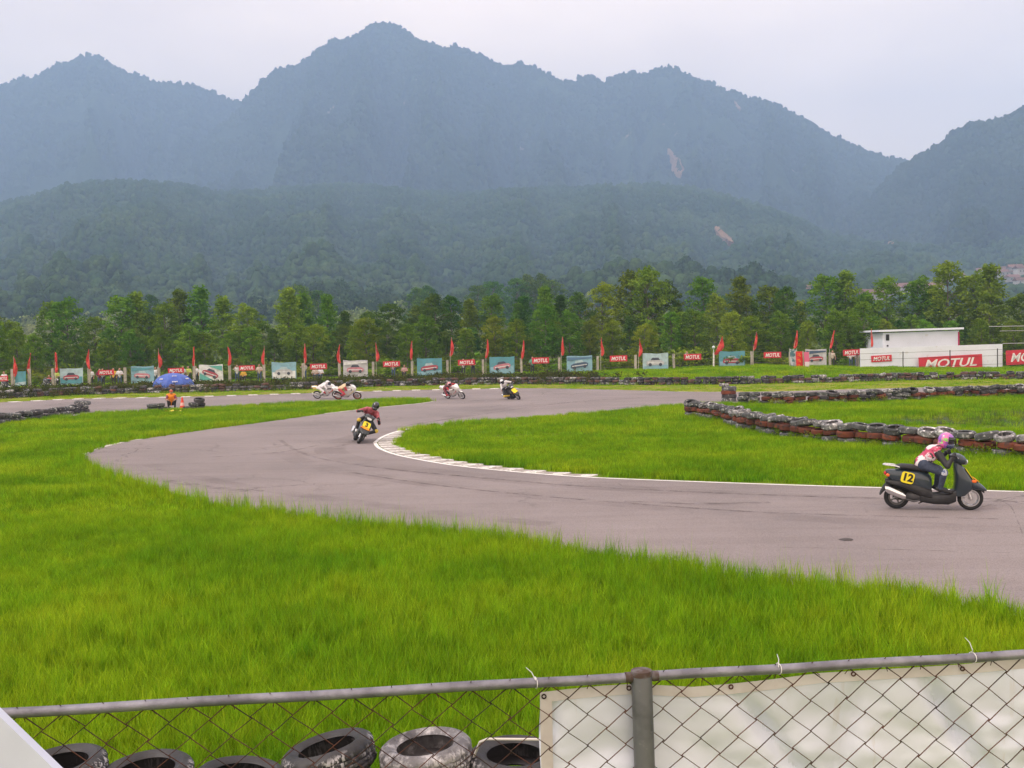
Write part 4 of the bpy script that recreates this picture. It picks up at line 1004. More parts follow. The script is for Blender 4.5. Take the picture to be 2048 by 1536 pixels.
weeds([p + Vector((0, 4.2, 0)) for p in far_wall if p.x < 7], 1500, 2.0, 0.7, 1.7, 'rank dark weeds between the far tyre wall and fence')
# ------------------------------------------------------------------ materials for the small things
CONC = M('concrete_post', (0.46, 0.42, 0.37), 0.9, c2=(0.34, 0.31, 0.27), scale=3, bump=0.3)
WIRE = M('dull_wire', (0.16, 0.15, 0.14), 0.6, 0.6)
DPOST = M('dark_steel_post', (0.05, 0.05, 0.055), 0.6, 0.4)
FLAGR = M('flag_red', (0.62, 0.06, 0.045), 0.75, c2=(0.50, 0.045, 0.04), scale=4)
FLAGP = M('flag_pole', (0.55, 0.50, 0.42), 0.6)
SIGNR = M('sign_red', (0.62, 0.035, 0.06), 0.55, c2=(0.54, 0.03, 0.05), scale=2)
SIGNW = M('sign_white', (0.82, 0.80, 0.80), 0.55)
WHITE_W = M('whitewashed_wall', (0.76, 0.80, 0.90), 0.85, c2=(0.70, 0.74, 0.83), scale=0.7, lo=0.42, hi=0.68, c3=(0.56, 0.53, 0.48), s3=1.6, lo3=0.62, hi3=0.8)
def P(name, c, rough=0.5, **k): return M(name, c, rough, **k)

# ------------------------------------------------------------------ far fence, flags, banners, signs
def fence_y(px): return float(np.interp(px, [-100, 0, 317, 1000, 1500, 1750], [91, 92, 97, 101, 104, 104]))
def fence_pt(px):
    y = fence_y(px); d = ray(px, 735); x = d.x / d.y * y
    return Vector((x, y, gz(x, y)))
POSTS = [-52, -14, 24, 58, 106, 178, 250, 317, 388, 459, 528, 606, 679, 746, 824, 895, 966, 1043, 1118, 1195, 1271, 1348, 1503, 1580, 1660, 1715]
fence = tag(empty('wire_fence', TR(fence_pt(820))), 'long wire fence with pale concrete posts along the tree belt', 'fence')
F0 = fence_pt(820)
tops = []
for i, px in enumerate(POSTS):
    p = fence_pt(px); h = float(np.interp(px, [0, 300, 1000, 1500], [1.95, 1.75, 1.62, 1.5])); tops.append(p + Vector((0, 0, h)))
    mb = MB(); mb.smooth = False; wd = 0.23
    mb.box((0, 0, h / 2 - 0.1), (wd, wd, h + 0.2), None, 0.015)
    mb.build('post', CONC, fence, TR(p - F0) @ RX(random.uniform(-.02, .02)) @ RY(random.uniform(-.025, .025)))
for fr in (0.25, 0.62, 0.985):
    mb = MB(); mb.tube([(t - F0) - Vector((0, 0.1, (1 - fr) * (t.z - gz(t.x, t.y)))) for t in tops], 0.011, 5); mb.build('wire', WIRE, fence)
wp = tag(empty('white_post', TR(fence_pt(1427))), 'white post with a round pale cap in the far fence line', 'post')
mb = MB(); mb.tube([(0, 0, -.1), (0.03, 0, 1.55)], 0.075, 10); mb.build('shaft', SIGNW, wp); mb = MB(); mb.ell((0.03, 0, 2.05), (0.16, 0.16, 0.16)); mb.tube([(0.03, 0, 1.55), (0.03, 0, 2.0)], 0.03, 8); mb.build('cap', M('pale_cap', (0.62, 0.70, 0.72), 0.4), wp)

FLAGS = [(27, 712, 0), (60, 705, .03), (111, 704, .04), (178, 698, 0), (317, 696, .03), (388, 693, 0), (456, 692, -.02), (528, 690, 0), (609, 687, .04), (679, 688, 0), (752, 684, .02), (824, 681, .02), (903, 674, .1), (975, 678, .12), (1047, 680, .14), (1125, 673, .1), (1203, 674, .06), (1280, 676, .1), (1445, 672, .5), (1513, 663, .2), (1594, 660, .2), (1668, 660, .28), (1743, 657, .05)]
for i, (px, yt, ln) in enumerate(FLAGS):
    base = fence_pt(px); y = base.y - 0.15; top = AT(px, yt, y); hgt = 1.82
    e = tag(empty('feather_flag', TR((top.x, y, gz(top.x, y)))), 'narrow red flag on a thin pole, %s from the left of the fence' % ordinal(i + 1), 'flag', 'red flags along the far fence')
    zt = top.z - gz(top.x, y)
    zb = zt - hgt
    mb = MB(); mb.tube([(-ln * hgt * 0.9 - 0.02, 0, -0.05), (-ln * hgt * .9, 0, zb), (0, 0, zt)], [0.022, 0.02, 0.01], 6); mb.build('pole', FLAGP, e)
    V = []; Fc = []; wmax = 0.22 + 0.09 * random.random() + 0.3 * (ln > 0.4)
    nn = 14
    for k in range(nn + 1):
        t = k / nn; z = zt - hgt * t; xo = -ln * hgt * t * 0.9
        w_ = wmax * min(1, t * 1.7 + 0.05) * (1 - 0.6 * max(0, (t - 0.8) / 0.2) ** 1.4)
        yy = 0.09 * math.sin(t * 7 + i * 1.7) - 0.03
        sway = 0.05 * math.sin(t * 5 + i)
        side = -1 if i % 2 and ln < 0.1 else 1
        V += [(xo - 0.03 * side + sway * t, yy * 0.5 - 0.02, z), (xo + side * w_ * 0.55 + sway, yy + 0.06 * math.sin(t * 9 + i), z - 0.06), (xo + side * w_ + sway, yy * -0.8, z - 0.1)]
        if k:
            b = 3 * k
            Fc += [(b - 3, b - 2, b + 1, b), (b - 2, b - 1, b + 2, b + 1)]
    n0 = len(V); V2 = V + [(v[0], v[1] + 0.012, v[2]) for v in V]; Fc2 = Fc + [tuple(j + n0 for j in f[::-1]) for f in Fc]
    mb = MB(); mb.add(V2, Fc2); mb.build('cloth', FLAGR, e)

PB = {k: P('print_' + k, c, 0.6, c2=tuple(x * 0.72 + 0.04 for x in c), scale=3.5, lo=0.4, hi=0.62) for k, c in dict(teal=(0.10, 0.32, 0.40), pale=(0.42, 0.56, 0.62), sky=(0.25, 0.45, 0.56), grey=(0.52, 0.52, 0.56), red=(0.42, 0.06, 0.09), pink=(0.56, 0.22, 0.28), white=(0.75, 0.76, 0.78), dark=(0.05, 0.06, 0.09), green=(0.12, 0.42, 0.38), blue=(0.10, 0.20, 0.34), navy=(0.06, 0.10, 0.18)).items()}
BAN = [(41, 742, 52, 772, 'teal', 'pale', 'navy', 0, 22), (143, 736, 166, 769, 'pale', 'teal', 'red', .05, 46), (285, 732, 308, 766, 'sky', 'teal', 'pink', -.05, 46), (422, 729, 446, 762, 'white', 'green', 'red', -.35, 48), (568, 724, 593, 758, 'sky', 'white', 'grey', 0, 49), (711, 720, 736, 754, 'grey', 'white', 'pink', 0, 49), (859, 716, 884, 751, 'teal', 'sky', 'red', .12, 50), (1004, 713, 1029, 748, 'teal', 'sky', 'pink', .16, 50), (1159, 711, 1185, 745, 'sky', 'blue', 'navy', .14, 51), (1311, 706, 1337, 740, 'pale', 'sky', 'grey', 0, 51), (1464, 702, 1490, 737, 'teal', 'sky', 'red', 0, 52), (1632, 698, 1650, 733, 'grey', 'navy', 'red', .05, 42)]
BWORD = {'teal': 'teal', 'pale': 'pale blue', 'sky': 'sky blue', 'white': 'white and green', 'grey': 'grey'}
CWORD = {'navy': 'a dark car', 'red': 'a red car', 'pink': 'a pink-red car', 'grey': 'a pale car'}
for i, (cx, y0, x1, y1, bgc, sec, car, rot, wpx) in enumerate(BAN):
    y = fence_y(cx) - 0.28; W = wpx / FPX * y; Hh = (y1 - y0) / FPX * y
    c = AT(cx, (y0 + y1) / 2, y)
    e = tag(empty('picture_banner', TR(c)), '%s banner picturing %s, %s from the left on the far fence' % (BWORD[bgc], CWORD[car], ordinal(i + 1)), 'banner', 'picture banners on the far fence')
    V = []; Fc = []; nx, nz_ = 14, 8
    for a in range(nx + 1):
        for b in range(nz_ + 1):
            u, v = a / nx, b / nz_
            sag = 0.05 * math.sin(math.pi * u) * (v ** 2) + 0.02 * math.sin(u * 9 + i)
            V.append(((u - .5) * W, 0.025 * math.sin(u * 8 + v * 4 + i * 2), (v - .5) * Hh - sag))
    for a in range(nx):
        for b in range(nz_): k = a * (nz_ + 1) + b; Fc.append((k, k + nz_ + 1, k + nz_ + 2, k + 1))
    n0 = len(V); mb = MB(); mb.add(V + [(v[0], v[1] + .015, v[2]) for v in V], Fc + [tuple(j + n0 for j in f[::-1]) for f in Fc]); mb.build('cloth', PB[bgc], e)
    s = W / 2.35; T = RY(-rot)
    mb = MB(); mb.smooth = False      # secondary colour field
    if bgc == 'white': mb.extr([(-W * .47, -Hh * .45), (W * .1, -Hh * .45), (-W * .47, Hh * .0)], -.05, -.035); mb.extr([(-W * .1, Hh * .42), (W * .47, Hh * .1), (W * .47, Hh * .42)], -.05, -.035)
    elif i % 3 == 0: mb.extr([(-W * .47, -Hh * .45), (W * .47, -Hh * .45), (W * .47, -Hh * .2), (-W * .47, -Hh * .28)], -.05, -.035)
    elif i % 3 == 1: mb.extr([(-W * .47, -Hh * .45), (W * .47, -Hh * .45), (W * .47, -Hh * .02), (-W * .47, -Hh * .1)], -.05, -.035)
    else: mb.extr([(-W * .47, Hh * .2), (W * .47, Hh * .33), (W * .47, Hh * .4), (-W * .47, Hh * .4)], -.05, -.035)
    mb.build('printed_field', PB[sec], e)
    if W > 1.2:
        mb = MB(); mb.smooth = False; mb.extr([(-.78 * s, -.3 * s), (.72 * s, -.3 * s), (.8 * s, -.05 * s), (.62 * s, .08 * s), (.4 * s, .12 * s), (-.5 * s, .12 * s), (-.78 * s, .02 * s), (-.84 * s, -.15 * s)], -.068, -.055, T); mb.build('printed_car', PB[car], e)
        mb = MB(); mb.smooth = False; mb.extr([(-.46 * s, .11 * s), (.42 * s, .11 * s), (.26 * s, .34 * s), (-.3 * s, .35 * s)], -.066, -.053, T); mb.build('printed_cabin', PB['dark' if i % 2 else 'pale'], e)
        for sx in (-.5, .45):
            mb = MB(); mb.lathe([(.15 * s, -.006), (.15 * s, .006)], 12, TR((0, -.076, 0)) @ T @ TR((sx * s, 0, -.28 * s)), axis='Y'); mb.build('printed_wheel', PB['dark'], e)
        mb = MB(); mb.smooth = False; mb.extr([(-.7 * s, -.16 * s), (.66 * s, -.16 * s), (.66 * s, -.1 * s), (-.7 * s, -.08 * s)], -.075, -.069, T); mb.build('printed_stripe', PB['white'], e)
def sponsor(cx, cy_, wpx, hpx, y, name_i, label, font=0.0):
    W = wpx / FPX * y; Hh = hpx / FPX * y; c = AT(cx, cy_, y)
    e = tag(empty('sponsor_sign', TR(c)), label, 'sign', 'red sponsor signs')
    mb = MB(); mb.smooth = False; mb.box((0, 0, 0), (W, 0.04, Hh), RY(R(-1 if cx < 1700 else -2.2)), 0.008); mb.build('board', SIGNR, e)
    me = text_mesh('MOTUL', SIGNW, 1.0, 0.28, 0.016, 0.012)
    xs_ = [v.co.x for v in me.vertices]; zs_ = [v.co.z for v in me.vertices]
    sx = W * 0.82 / (max(xs_) - min(xs_)); sz = Hh * 0.62 / (max(zs_) - min(zs_)); mxx = (max(xs_) + min(xs_)) / 2; mzz = (max(zs_) + min(zs_)) / 2
    o = put('lettering', me, e); o.matrix_local = TR((0.0, -0.034, 0)) @ RY(R(-1 if cx < 1700 else -2.2)) @ Matrix.Diagonal((sx, 0.8, sz, 1)) @ TR((-mxx, 0, -mzz))
    return e
for i, (cx, cyy, w_, h_) in enumerate([(7, 757, 18, 11), (212, 745, 32, 10), (352, 741, 32, 10), (494, 736, 32, 10), (637, 733, 34, 11), (783, 728, 34, 11), (933, 725, 34, 11), (1081, 721, 34, 12), (1237, 717, 35, 12), (1385, 714, 35, 12), (1545, 710, 35, 12), (1703, 705, 34, 12)]):
    sponsor(cx, cyy, w_, h_, fence_y(cx) - 0.25, i, 'small red sign with white capitals, %s from the left on the far fence' % ordinal(i + 1))

# white hut behind its front wall, with its wire fence
yb = 103.0
e = tag(empty('white_hut', TR(AT(1862, 740, yb))), 'low whitewashed flat-roofed hut behind a long white front wall', 'hut'); O = AT(1862, 740, yb)
def q3(px, py, y): return AT(px, py, y) - O
a, b, c, d = q3(1722, 697, yb), q3(2005, 688, yb), q3(2005, 746, yb), q3(1722, 746, yb)
mb = MB(); mb.smooth = False
mb.add([a, b, c, d] + [v + Vector((0, 0.35, 0)) for v in (a, b, c, d)], [(3, 2, 1, 0), (4, 5, 6, 7), (0, 1, 5, 4), (1, 2, 6, 5), (0, 4, 7, 3), (2, 3, 7, 6)]); mb.build('front_wall', WHITE_W, e)
h0, h1 = q3(1765, 666, yb + 3), q3(1918, 661, yb + 3); dz = h1.z - h0.z
mb = MB(); mb.smooth = False
g0 = q3(1765, 745, yb + 3).z
vs = [(h0.x, 3, g0), (h1.x, 3, g0), (h1.x, 3, h1.z), (h0.x, 3, h0.z), (h0.x, 8, g0), (h1.x, 8, g0), (h1.x, 8, h1.z), (h0.x, 8, h0.z)]
mb.add(vs, [(0, 1, 2, 3), (5, 4, 7, 6), (4, 0, 3, 7), (1, 5, 6, 2), (3, 2, 6, 7)]); mb.build('wall', WHITE_W, e)
mb = MB(); mb.smooth = False
r0, r1 = q3(1757, 664, yb + 2.6), q3(1927, 658.5, yb + 2.6)
mb.add([(r0.x, 2.5, r0.z), (r1.x, 2.5, r1.z), (r1.x, 8.6, r1.z), (r0.x, 8.6, r0.z), (r0.x, 2.5, r0.z + .2), (r1.x, 2.5, r1.z + .2), (r1.x, 8.6, r1.z + .2), (r0.x, 8.6, r0.z + .2)], [(3, 2, 1, 0), (4, 5, 6, 7), (0, 1, 5, 4), (1, 2, 6, 5), (2, 3, 7, 6), (3, 0, 4, 7)])
mb.build('roof', WHITE_W, e)
wc = q3(1775, 675, yb + 3); mb = MB(); mb.smooth = False; mb.box((wc.x, 2.98, wc.z), (0.32, 0.08, 0.62)); mb.build('window', P('dark_opening', (0.02, 0.02, 0.025)), e)
wc = q3(1775, 691.5, yb + 3); mb = MB(); mb.smooth = False; mb.box((wc.x, 2.98, wc.z), (0.16, 0.08, 0.16)); mb.build('vent', P('dark_opening', (0.02, 0.02, 0.025)), e)
mb = MB(); mb.smooth = False; mb.box((h1.x - .04, 3.6, (h1.z + g0) / 2), (0.14, 1.3, h1.z - g0 - 0.3)); mb.build('red_edge', P('magenta_paint', (0.45, 0.02, 0.10)), e)
sponsor(1763, 717, 41, 13, yb - 0.06, 0, 'small red sign with white capitals painted board on the white wall')
sponsor(1901, 725.5, 127, 28, yb - 0.35, 0, 'large red sign with big white capitals on the fence before the hut')
sponsor(2062, 713, 100, 29, yb - 0.4, 0, 'red sign with white capitals cut by the right picture edge')
f2 = tag(empty('wire_fence', TR(AT(1860, 742, yb - 1.2))), 'wire fence with thin dark posts before the white hut', 'fence'); O2 = AT(1860, 742, yb - 1.2)
for px in (1714, 1806, 1900, 1995, 2090):
    tp = AT(px, 706 - (px - 1714) * 0.032, yb - 1.2); bt = Vector((tp.x, yb - 1.2, gz(tp.x, yb - 1.2) - 0.1))
    mb = MB(); mb.tube([bt - O2, tp - O2], 0.05, 8); mb.build('post', DPOST, f2)
for dy in (2, 14, 31):
    mb = MB(); mb.tube([AT(px, 706 - (px - 1714) * 0.032 + dy, yb - 1.27) - O2 for px in (1714, 1760, 1806, 1853, 1900, 1950, 1995, 2040, 2090)], 0.014, 5); mb.build('wire', DPOST, f2)
# three upright cloth panels in a row near the wall
for i, (x0, x1, y0, y1, m, m2, lab) in enumerate([(1580, 1594, 698, 748, P('banner_bluewhite', (0.55, 0.62, 0.66), c2=(0.10, 0.22, 0.26), scale=2.6, lo=0.45, hi=0.55), None, 'white and blue upright banner at the end of three by the far wall'), (1592, 1606, 703, 749, P('banner_scarlet', (0.70, 0.025, 0.02)), P('orange_print', (0.85, 0.30, 0.03)), 'scarlet upright banner with orange lettering by the far wall'), (1608, 1619, 704, 753, P('banner_pink', (0.62, 0.12, 0.22)), P('pale_print', (0.72, 0.62, 0.66)), 'pink upright banner with a pale block by the far wall')]):
    y = 95.5 - i * 0.5; a = AT(x0, y0, y); b = AT(x1, y1, y); cx, cz = (a.x + b.x) / 2, (a.z + b.z) / 2; W, Hh = b.x - a.x, a.z - b.z
    e = tag(empty('upright_banner', TR((cx, y, cz))), lab, 'banner', 'three upright banners')
    mb = MB(); vs = []; fs = []
    for k in range(9):
        t = k / 8; yy = 0.06 * math.sin(t * 6 + i); off = 0.12 * t * (i == 0)
        vs += [(-W / 2 + off * .6, yy, Hh / 2 - Hh * t), (W / 2 + off, yy + .08, Hh / 2 - Hh * t - .08 * (i == 0)), (W / 2 + off, yy + .10, Hh / 2 - Hh * t - .08 * (i == 0)), (-W / 2 + off * .6, yy + .02, Hh / 2 - Hh * t)]
        if k: b_ = 4 * k; fs += [(b_ - 4, b_ - 3, b_ + 1, b_), (b_ - 2, b_ - 1, b_ + 3, b_ + 2), (b_ - 3, b_ - 2, b_ + 2, b_ + 1), (b_ - 1, b_ - 4, b_, b_ + 3)]
    mb.add(vs, fs); mb.build('cloth', m, e)
    zb_ = gz(cx, y) - cz
    for sx in (-1, 1):
        mb = MB(); mb.tube([(sx * W * 0.52, .13, zb_ - 0.05), (sx * W * .52, .13, Hh / 2 + .05)], .022, 6); mb.build('pole', FLAGP, e)
    if i == 1:
        for k in range(4):
            mb = MB(); mb.smooth = False; z = Hh * (0.36 - 0.24 * k)
            for (ax, az, bw, bh) in [(-.13, .08, .26, .05), (0, -.02, .06, .3), (-.1, -.05, .3, .05), (.1, -.12, .06, .14)]: mb.box((ax * .8, -0.09, z + az), (bw * .8, .03, bh))
            mb.build('printed_character', m2, e)
    if i == 2: mb = MB(); mb.smooth = False; mb.box((0, -.08, -Hh * .08), (W * .8, .03, Hh * .36)); mb.build('printed_block', m2, e)
# white pipe frames beyond the belt
def pipes(segs, y, label):
    o0 = AT(segs[0][0], segs[0][1], y); o0.z = gz(o0.x, y); e = tag(empty('pipe_railing', TR(o0)), label, 'railing')
    for (x0, y0, x1, y1, r_) in segs:
        p, q_ = AT(x0, y0, y), AT(x1, y1, y)
        if x0 == x1: q_.z = gz(q_.x, y) - 0.1
        mb = MB(); mb.tube([p - o0, q_ - o0], r_, 8); mb.build('pipe' if x0 != x1 else 'upright', P('weathered_pipe', (0.5, 0.5, 0.52)) if x0 != x1 else DPOST, e)
pipes([(1978, 653, 2110, 651, .03), (2000, 662, 2110, 660, .022), (2005, 687, 2110, 685, .03), (1980, 653, 1980, 720, .02), (2046, 652, 2046, 720, .02)], 106.5, 'white pipe railing among the trees beside the hut')

# blue parasol
UB = P('parasol_blue', (0.05, 0.10, 0.42), 0.5, c2=(0.07, 0.14, 0.50), scale=2)
q = AT(347, 775, 86.5); Rr = 41 / FPX * 86.5
pz = tag(empty('parasol', TR((q.x, 86.5, gz(q.x, 86.5)))), 'blue dome parasol with white print behind the far tyre wall', 'parasol')
rz = q.z - gz(q.x, 86.5); ht = 29 / FPX * 86.5
for k in range(8):
    mb = MB(); vs = []; fs = []; a0 = 2 * math.pi * k / 8; n = 6
    for j in range(9):
        t = j / 8; r_ = Rr * math.sin(t * math.pi / 2) + 0.02; z = rz + ht * math.cos(t * math.pi / 2) ** 0.9
        for i in range(n + 1):
            u = i / n; a = a0 + u * 2 * math.pi / 8; dip = 0.06 * math.sin(math.pi * u) * t
            vs.append((r_ * math.cos(a) * (1 - .03 * math.sin(math.pi * u)), r_ * math.sin(a) * (1 - .03 * math.sin(math.pi * u)), z - dip + 0.10 * math.sin(math.pi * u) * (j == 8)))
    for j in range(8):
        for i in range(n): b = j * (n + 1) + i; fs.append((b, b + 1, b + n + 2, b + n + 1))
    mb.add(vs, fs); pn = mb.build('panel', UB, pz)
    am = a0 + math.pi / 8      # printed white blocks, proud of the cloth
    for (t0, hh, ww) in (((0.45, 0.10, 0.34), (0.76, 0.15, 0.42)) if k % 2 == 0 else ((0.62, 0.12, 0.3),)):
        r_ = Rr * math.sin(t0 * math.pi / 2) * 0.99 + .03; z = rz + ht * math.cos(t0 * math.pi / 2) ** .9 + .015
        nv = Vector((math.cos(am) * .6, math.sin(am) * .6, .8)).normalized(); xv = Vector((-math.sin(am), math.cos(am), 0)); uv = nv.cross(xv)
        T = Matrix(((xv.x, nv.x, uv.x, r_ * math.cos(am)), (xv.y, nv.y, uv.y, r_ * math.sin(am)), (xv.z, nv.z, uv.z, z), (0, 0, 0, 1)))
        mb = MB(); mb.smooth = False
        for g_ in range(4):
            mb.box(((g_ - 1.5) * ww * .27, 0.012, 0), (ww * .07, .05, hh), T); mb.box(((g_ - 1.5) * ww * .27, 0.012, hh * (.3 if g_ % 2 else -.1)), (ww * .2, .046, hh * .25), T)
        mb.build('printed_block', SIGNW, pn)
mb = MB(); mb.tube([(0, 0, 0), (0, 0, rz + ht + .12)], .035, 8); mb.build('pole', SIGNW, pz)

# ------------------------------------------------------------------ the near fence
GALV = M('galvanised_pipe', (0.27, 0.265, 0.31), 0.42, 0.35, c2=(0.155, 0.15, 0.18), scale=9, lo=0.4, hi=0.62, c3=(0.16, 0.09, 0.06), s3=14, lo3=0.68, hi3=0.76, bump=0.15, bscale=60)
GALVP = M('galvanised_post', (0.13, 0.135, 0.138), 0.45, 0.45, c2=(0.085, 0.09, 0.092), scale=8, c3=(0.20, 0.20, 0.21), s3=22, lo3=0.62, hi3=0.7, bump=0.1, bscale=50)
RUST = M('rusty_wire', (0.095, 0.032, 0.018), 0.8, 0.2, c2=(0.03, 0.016, 0.013), scale=12)
RUSTC = M('rust_collar', (0.085, 0.055, 0.045), 0.85, 0.2, c2=(0.16, 0.145, 0.15), scale=25)
def depth_at(px): return 3.05 + (px / 2048.0) * 0.35
def NF(px, py, back=0.0):
    d = ray(px, py); n = d.dot(FWD); t = (depth_at(px) + back) / n
    return C0 + d * t
def rail_py(px): return 1427 - px * (1427 - 1309) / 2048.0
PL, PR = NF(-250, rail_py(-250)), NF(2300, rail_py(2300)); AX = (PR - PL).normalized()
AXH = Vector((AX.x, AX.y, 0)).normalized(); NB = Vector((-AXH.y, AXH.x, 0))     # away from the camera
if NB.y < 0: NB = -NB
PX1 = 1283; ppost = NF(PX1, rail_py(PX1))
nf = tag(empty('chain_link_fence', TR((ppost.x, ppost.y, 0))), 'rusty chain-link fence with grey pipe rail and post in front', 'fence'); NO = Vector((ppost.x, ppost.y, 0))
def railseg(x0, x1, n=14):
    pts = [NF(x0 + (x1 - x0) * k / n, rail_py(x0 + (x1 - x0) * k / n)) - NO + Vector((0, 0, 0.0015 * math.sin(k * 1.3))) for k in range(n + 1)]
    mb = MB(); mb.tube(pts, 0.0155, 16); mb.build('rail', GALV, nf)
railseg(-250, 1262); railseg(1304, 2300)
mb = MB(); mb.lathe([(0.0335, -2.3), (0.0335, 0.012), (0.031, 0.018), (0.026, 0.018), (0.025, -0.06)], 24, TR(ppost - NO - NB * 0.0) @ RY(R(-1.2))); mb.build('post', GALVP, nf)
mb = MB(); mb.lathe([(0.0340, 0.004), (0.0345, 0.014), (0.033, 0.0205), (0.0268, 0.0205)], 24, TR(ppost - NO) @ RY(R(-1.2))); mb.build('post_collar', RUSTC, nf)
for sx in (-1, 1):
    c_ = ppost - NO + AX * sx * 0.042; mb = MB(); mb.tube([c_ - AX * .012, c_ + AX * .012], 0.0166, 14); mb.build('rail_socket', RUSTC, nf)
# woven wire: each wire zigzags down, hooked round its neighbours
mbw = MB(); DX, DZ = 0.123, 0.104; Lf = (PR - PL).length; ztop = -0.012; ZB = -0.78
nw = int(Lf / (DX / 2)); random.seed(8)
for k in range(nw):
    x0 = k * DX / 2 * 1.0; sgn = 1 if k % 2 else -1
    pts = []; z = ztop; j = 0
    while z > ZB:
        side = 1 if j % 2 else -1
        xx = x0 + side * sgn * (DX / 4 + 0.0022)
        zz = z + 0.004 * math.sin(k * 2.1 + j) 
        pts.append(PL + AX * xx + Vector((0, 0, zz)) + NB * (0.019 + 0.0016 * side * sgn) - NO)
        z -= DZ / 2; j += 1
    mbw.tube(pts, 0.0023, 5)
mbw.build('wire_mesh', RUST, nf)
mbt = MB()
for k in range(0, nw, 2):
    c_ = PL + AX * (k * DX / 2 + 0.03) - NO
    mbt.tube([c_ + Vector((0, 0, 0.017)) - NB * .004, c_ + NB * .017 + Vector((0, 0, .004)), c_ + NB * .016 - Vector((0, 0, .016)) + AX * .01, c_ - Vector((0, 0, .034)) + NB * .012 + AX * random.uniform(-.012, .03)], 0.0014, 5)
mbt.build('tie_wire', RUST, nf)
# white vinyl banner tied behind the mesh
def vinyl():
    m = new_mat('stained_vinyl'); N = NT(m); t = N.n('ShaderNodeTexCoord')
    p = N.n('ShaderNodeBsdfPrincipled'); p.inputs['Roughness'].default_value = 0.42; p.inputs['Specular IOR Level'].default_value = 0.4
    base = N.ramp(N.noise(t.outputs['Object'], 2.2, 4), [(0.35, (0.77, 0.81, 0.94)), (0.65, (0.84, 0.88, 1.0))])
    mp_ = N.n('ShaderNodeMapping'); mp_.inputs['Scale'].default_value = (13, 13, 1.1); N.l(t.outputs['Object'], mp_.inputs[0])
    s = N.ramp(N.noise(mp_.outputs[0], 1.0, 4, 0.6), [(0.64, (0, 0, 0)), (0.84, (0.7,) * 3)])
    base = N.mix(s, base, (0.50, 0.37, 0.20))
    mp2 = N.n('ShaderNodeMapping'); mp2.inputs['Scale'].default_value = (3, 3, 1.5); N.l(t.outputs['Object'], mp2.inputs[0])
    g2 = N.ramp(N.noise(mp2.outputs[0], 2.4, 6, 0.7), [(0.62, (0, 0, 0)), (0.88, (0.25,) * 3)])
    base = N.mix(g2, base, (0.42, 0.38, 0.37))
    N.l(base, p.inputs['Base Color'])
    o = N.n('ShaderNodeOutputMaterial')
    tr = N.n('ShaderNodeBsdfTranslucent'); N.l(base, tr.inputs[0]); x = N.n('ShaderNodeMixShader'); x.inputs[0].default_value = 0.04; N.l(p.outputs[0], x.inputs[1]); N.l(tr.outputs[0], x.inputs[2]); N.l(x.outputs[0], o.inputs[0]); return m
VIN = vinyl()
EDGE = [(1080, 1386), (1130, 1380), (1200, 1373), (1262, 1369), (1310, 1371), (1384, 1375), (1460, 1369), (1542, 1360), (1640, 1347), (1742, 1341), (1830, 1336), (1921, 1330), (2048, 1318), (2200, 1310), (2320, 1304)]
ex = [p[0] for p in EDGE]; ey = [p[1] for p in EDGE]
bn = tag(empty('vinyl_banner', TR(NO + Vector((0, 0, 1.4)))), 'blank white stained vinyl banner tied behind the chain-link fence', 'banner'); BO = NO + Vector((0, 0, 1.4))
V = []; Fc = []; nx, nz_ = 150, 62; Hb = 0.85
for a in range(nx + 1):
    px = 1080 + (2320 - 1080) * a / nx; top = NF(px, float(np.interp(px, ex, ey)), 0.045)
    for b in range(nz_ + 1):
        v = b / nz_; X = (top - PL).dot(AXH); z = -Hb * v
        # drape: tension folds fanning from the ties, plus slack billow
        w_ = 0.0
        for (tx, ang, st) in ((2.03, 0.35, 1.0), (2.6, -0.75, 1.2), (3.25, -0.62, 1.5), (1.72, 0.5, 0.9), (3.05, 0.25, 0.7)):
            u_ = (X - tx) + z * -ang; w_ += 0.042 * st * math.exp(-(u_ / 0.035) ** 2) * min(1, v * 6) * math.exp(-v * 0.7)
        w_ += 0.030 * math.sin(X * 3.1 + z * 4) * v + 0.011 * math.sin(X * 11 - z * 13) * v + 0.004 * math.sin(X * 31 + z * 9) * min(1, v * 3) + 0.012 * float(fbm(np.array([X * 6 + z * 5]), np.array([z * 9 - X * 2]), 3, 5)[0]) * min(1, v * 4)
        p_ = top + Vector((0, 0, z)) + NB * w_ * 1.1 - BO
        V.append(tuple(p_))
for a in range(nx):
    for b in range(nz_): k = a * (nz_ + 1) + b; Fc.append((k, k + nz_ + 1, k + nz_ + 2, k + 1))
n0 = len(V); mb = MB(); mb.add(V + [tuple(Vector(v) + NB * 0.002) for v in V], Fc + [tuple(j + n0 for j in f[::-1]) for f in Fc]); mb.build('sheet', VIN, bn)
HEM = M('vinyl_hem', (0.68, 0.64, 0.64), 0.5, c2=(0.60, 0.55, 0.54), scale=8)
mb = MB(); vs = []; fs = []
for a in range(nx + 1):
    px = 1080 + (2320 - 1080) * a / nx; t = NF(px, float(np.interp(px, ex, ey)), 0.041) - BO
    vs += [t + Vector((0, 0, .002)), t - Vector((0, 0, .032))]
    if a: fs.append((2 * a - 2, 2 * a, 2 * a + 1, 2 * a - 1))
t0 = NF(1080, ey[0], 0.040) - BO; t1 = NF(1104, ey[0] - 3, 0.040) - BO; k = len(vs)
mb.add(vs, fs); vs2 = []; fs2 = []
for b in range(20): z = -Hb * b / 19; vs2 += [t0 + Vector((0, 0, z)), t1 + Vector((0, 0, z))]; fs2 += [(2 * b - 2, 2 * b - 1, 2 * b + 1, 2 * b)] if b else []
mb.add(vs2, fs2); mb.build('hem', HEM, bn)
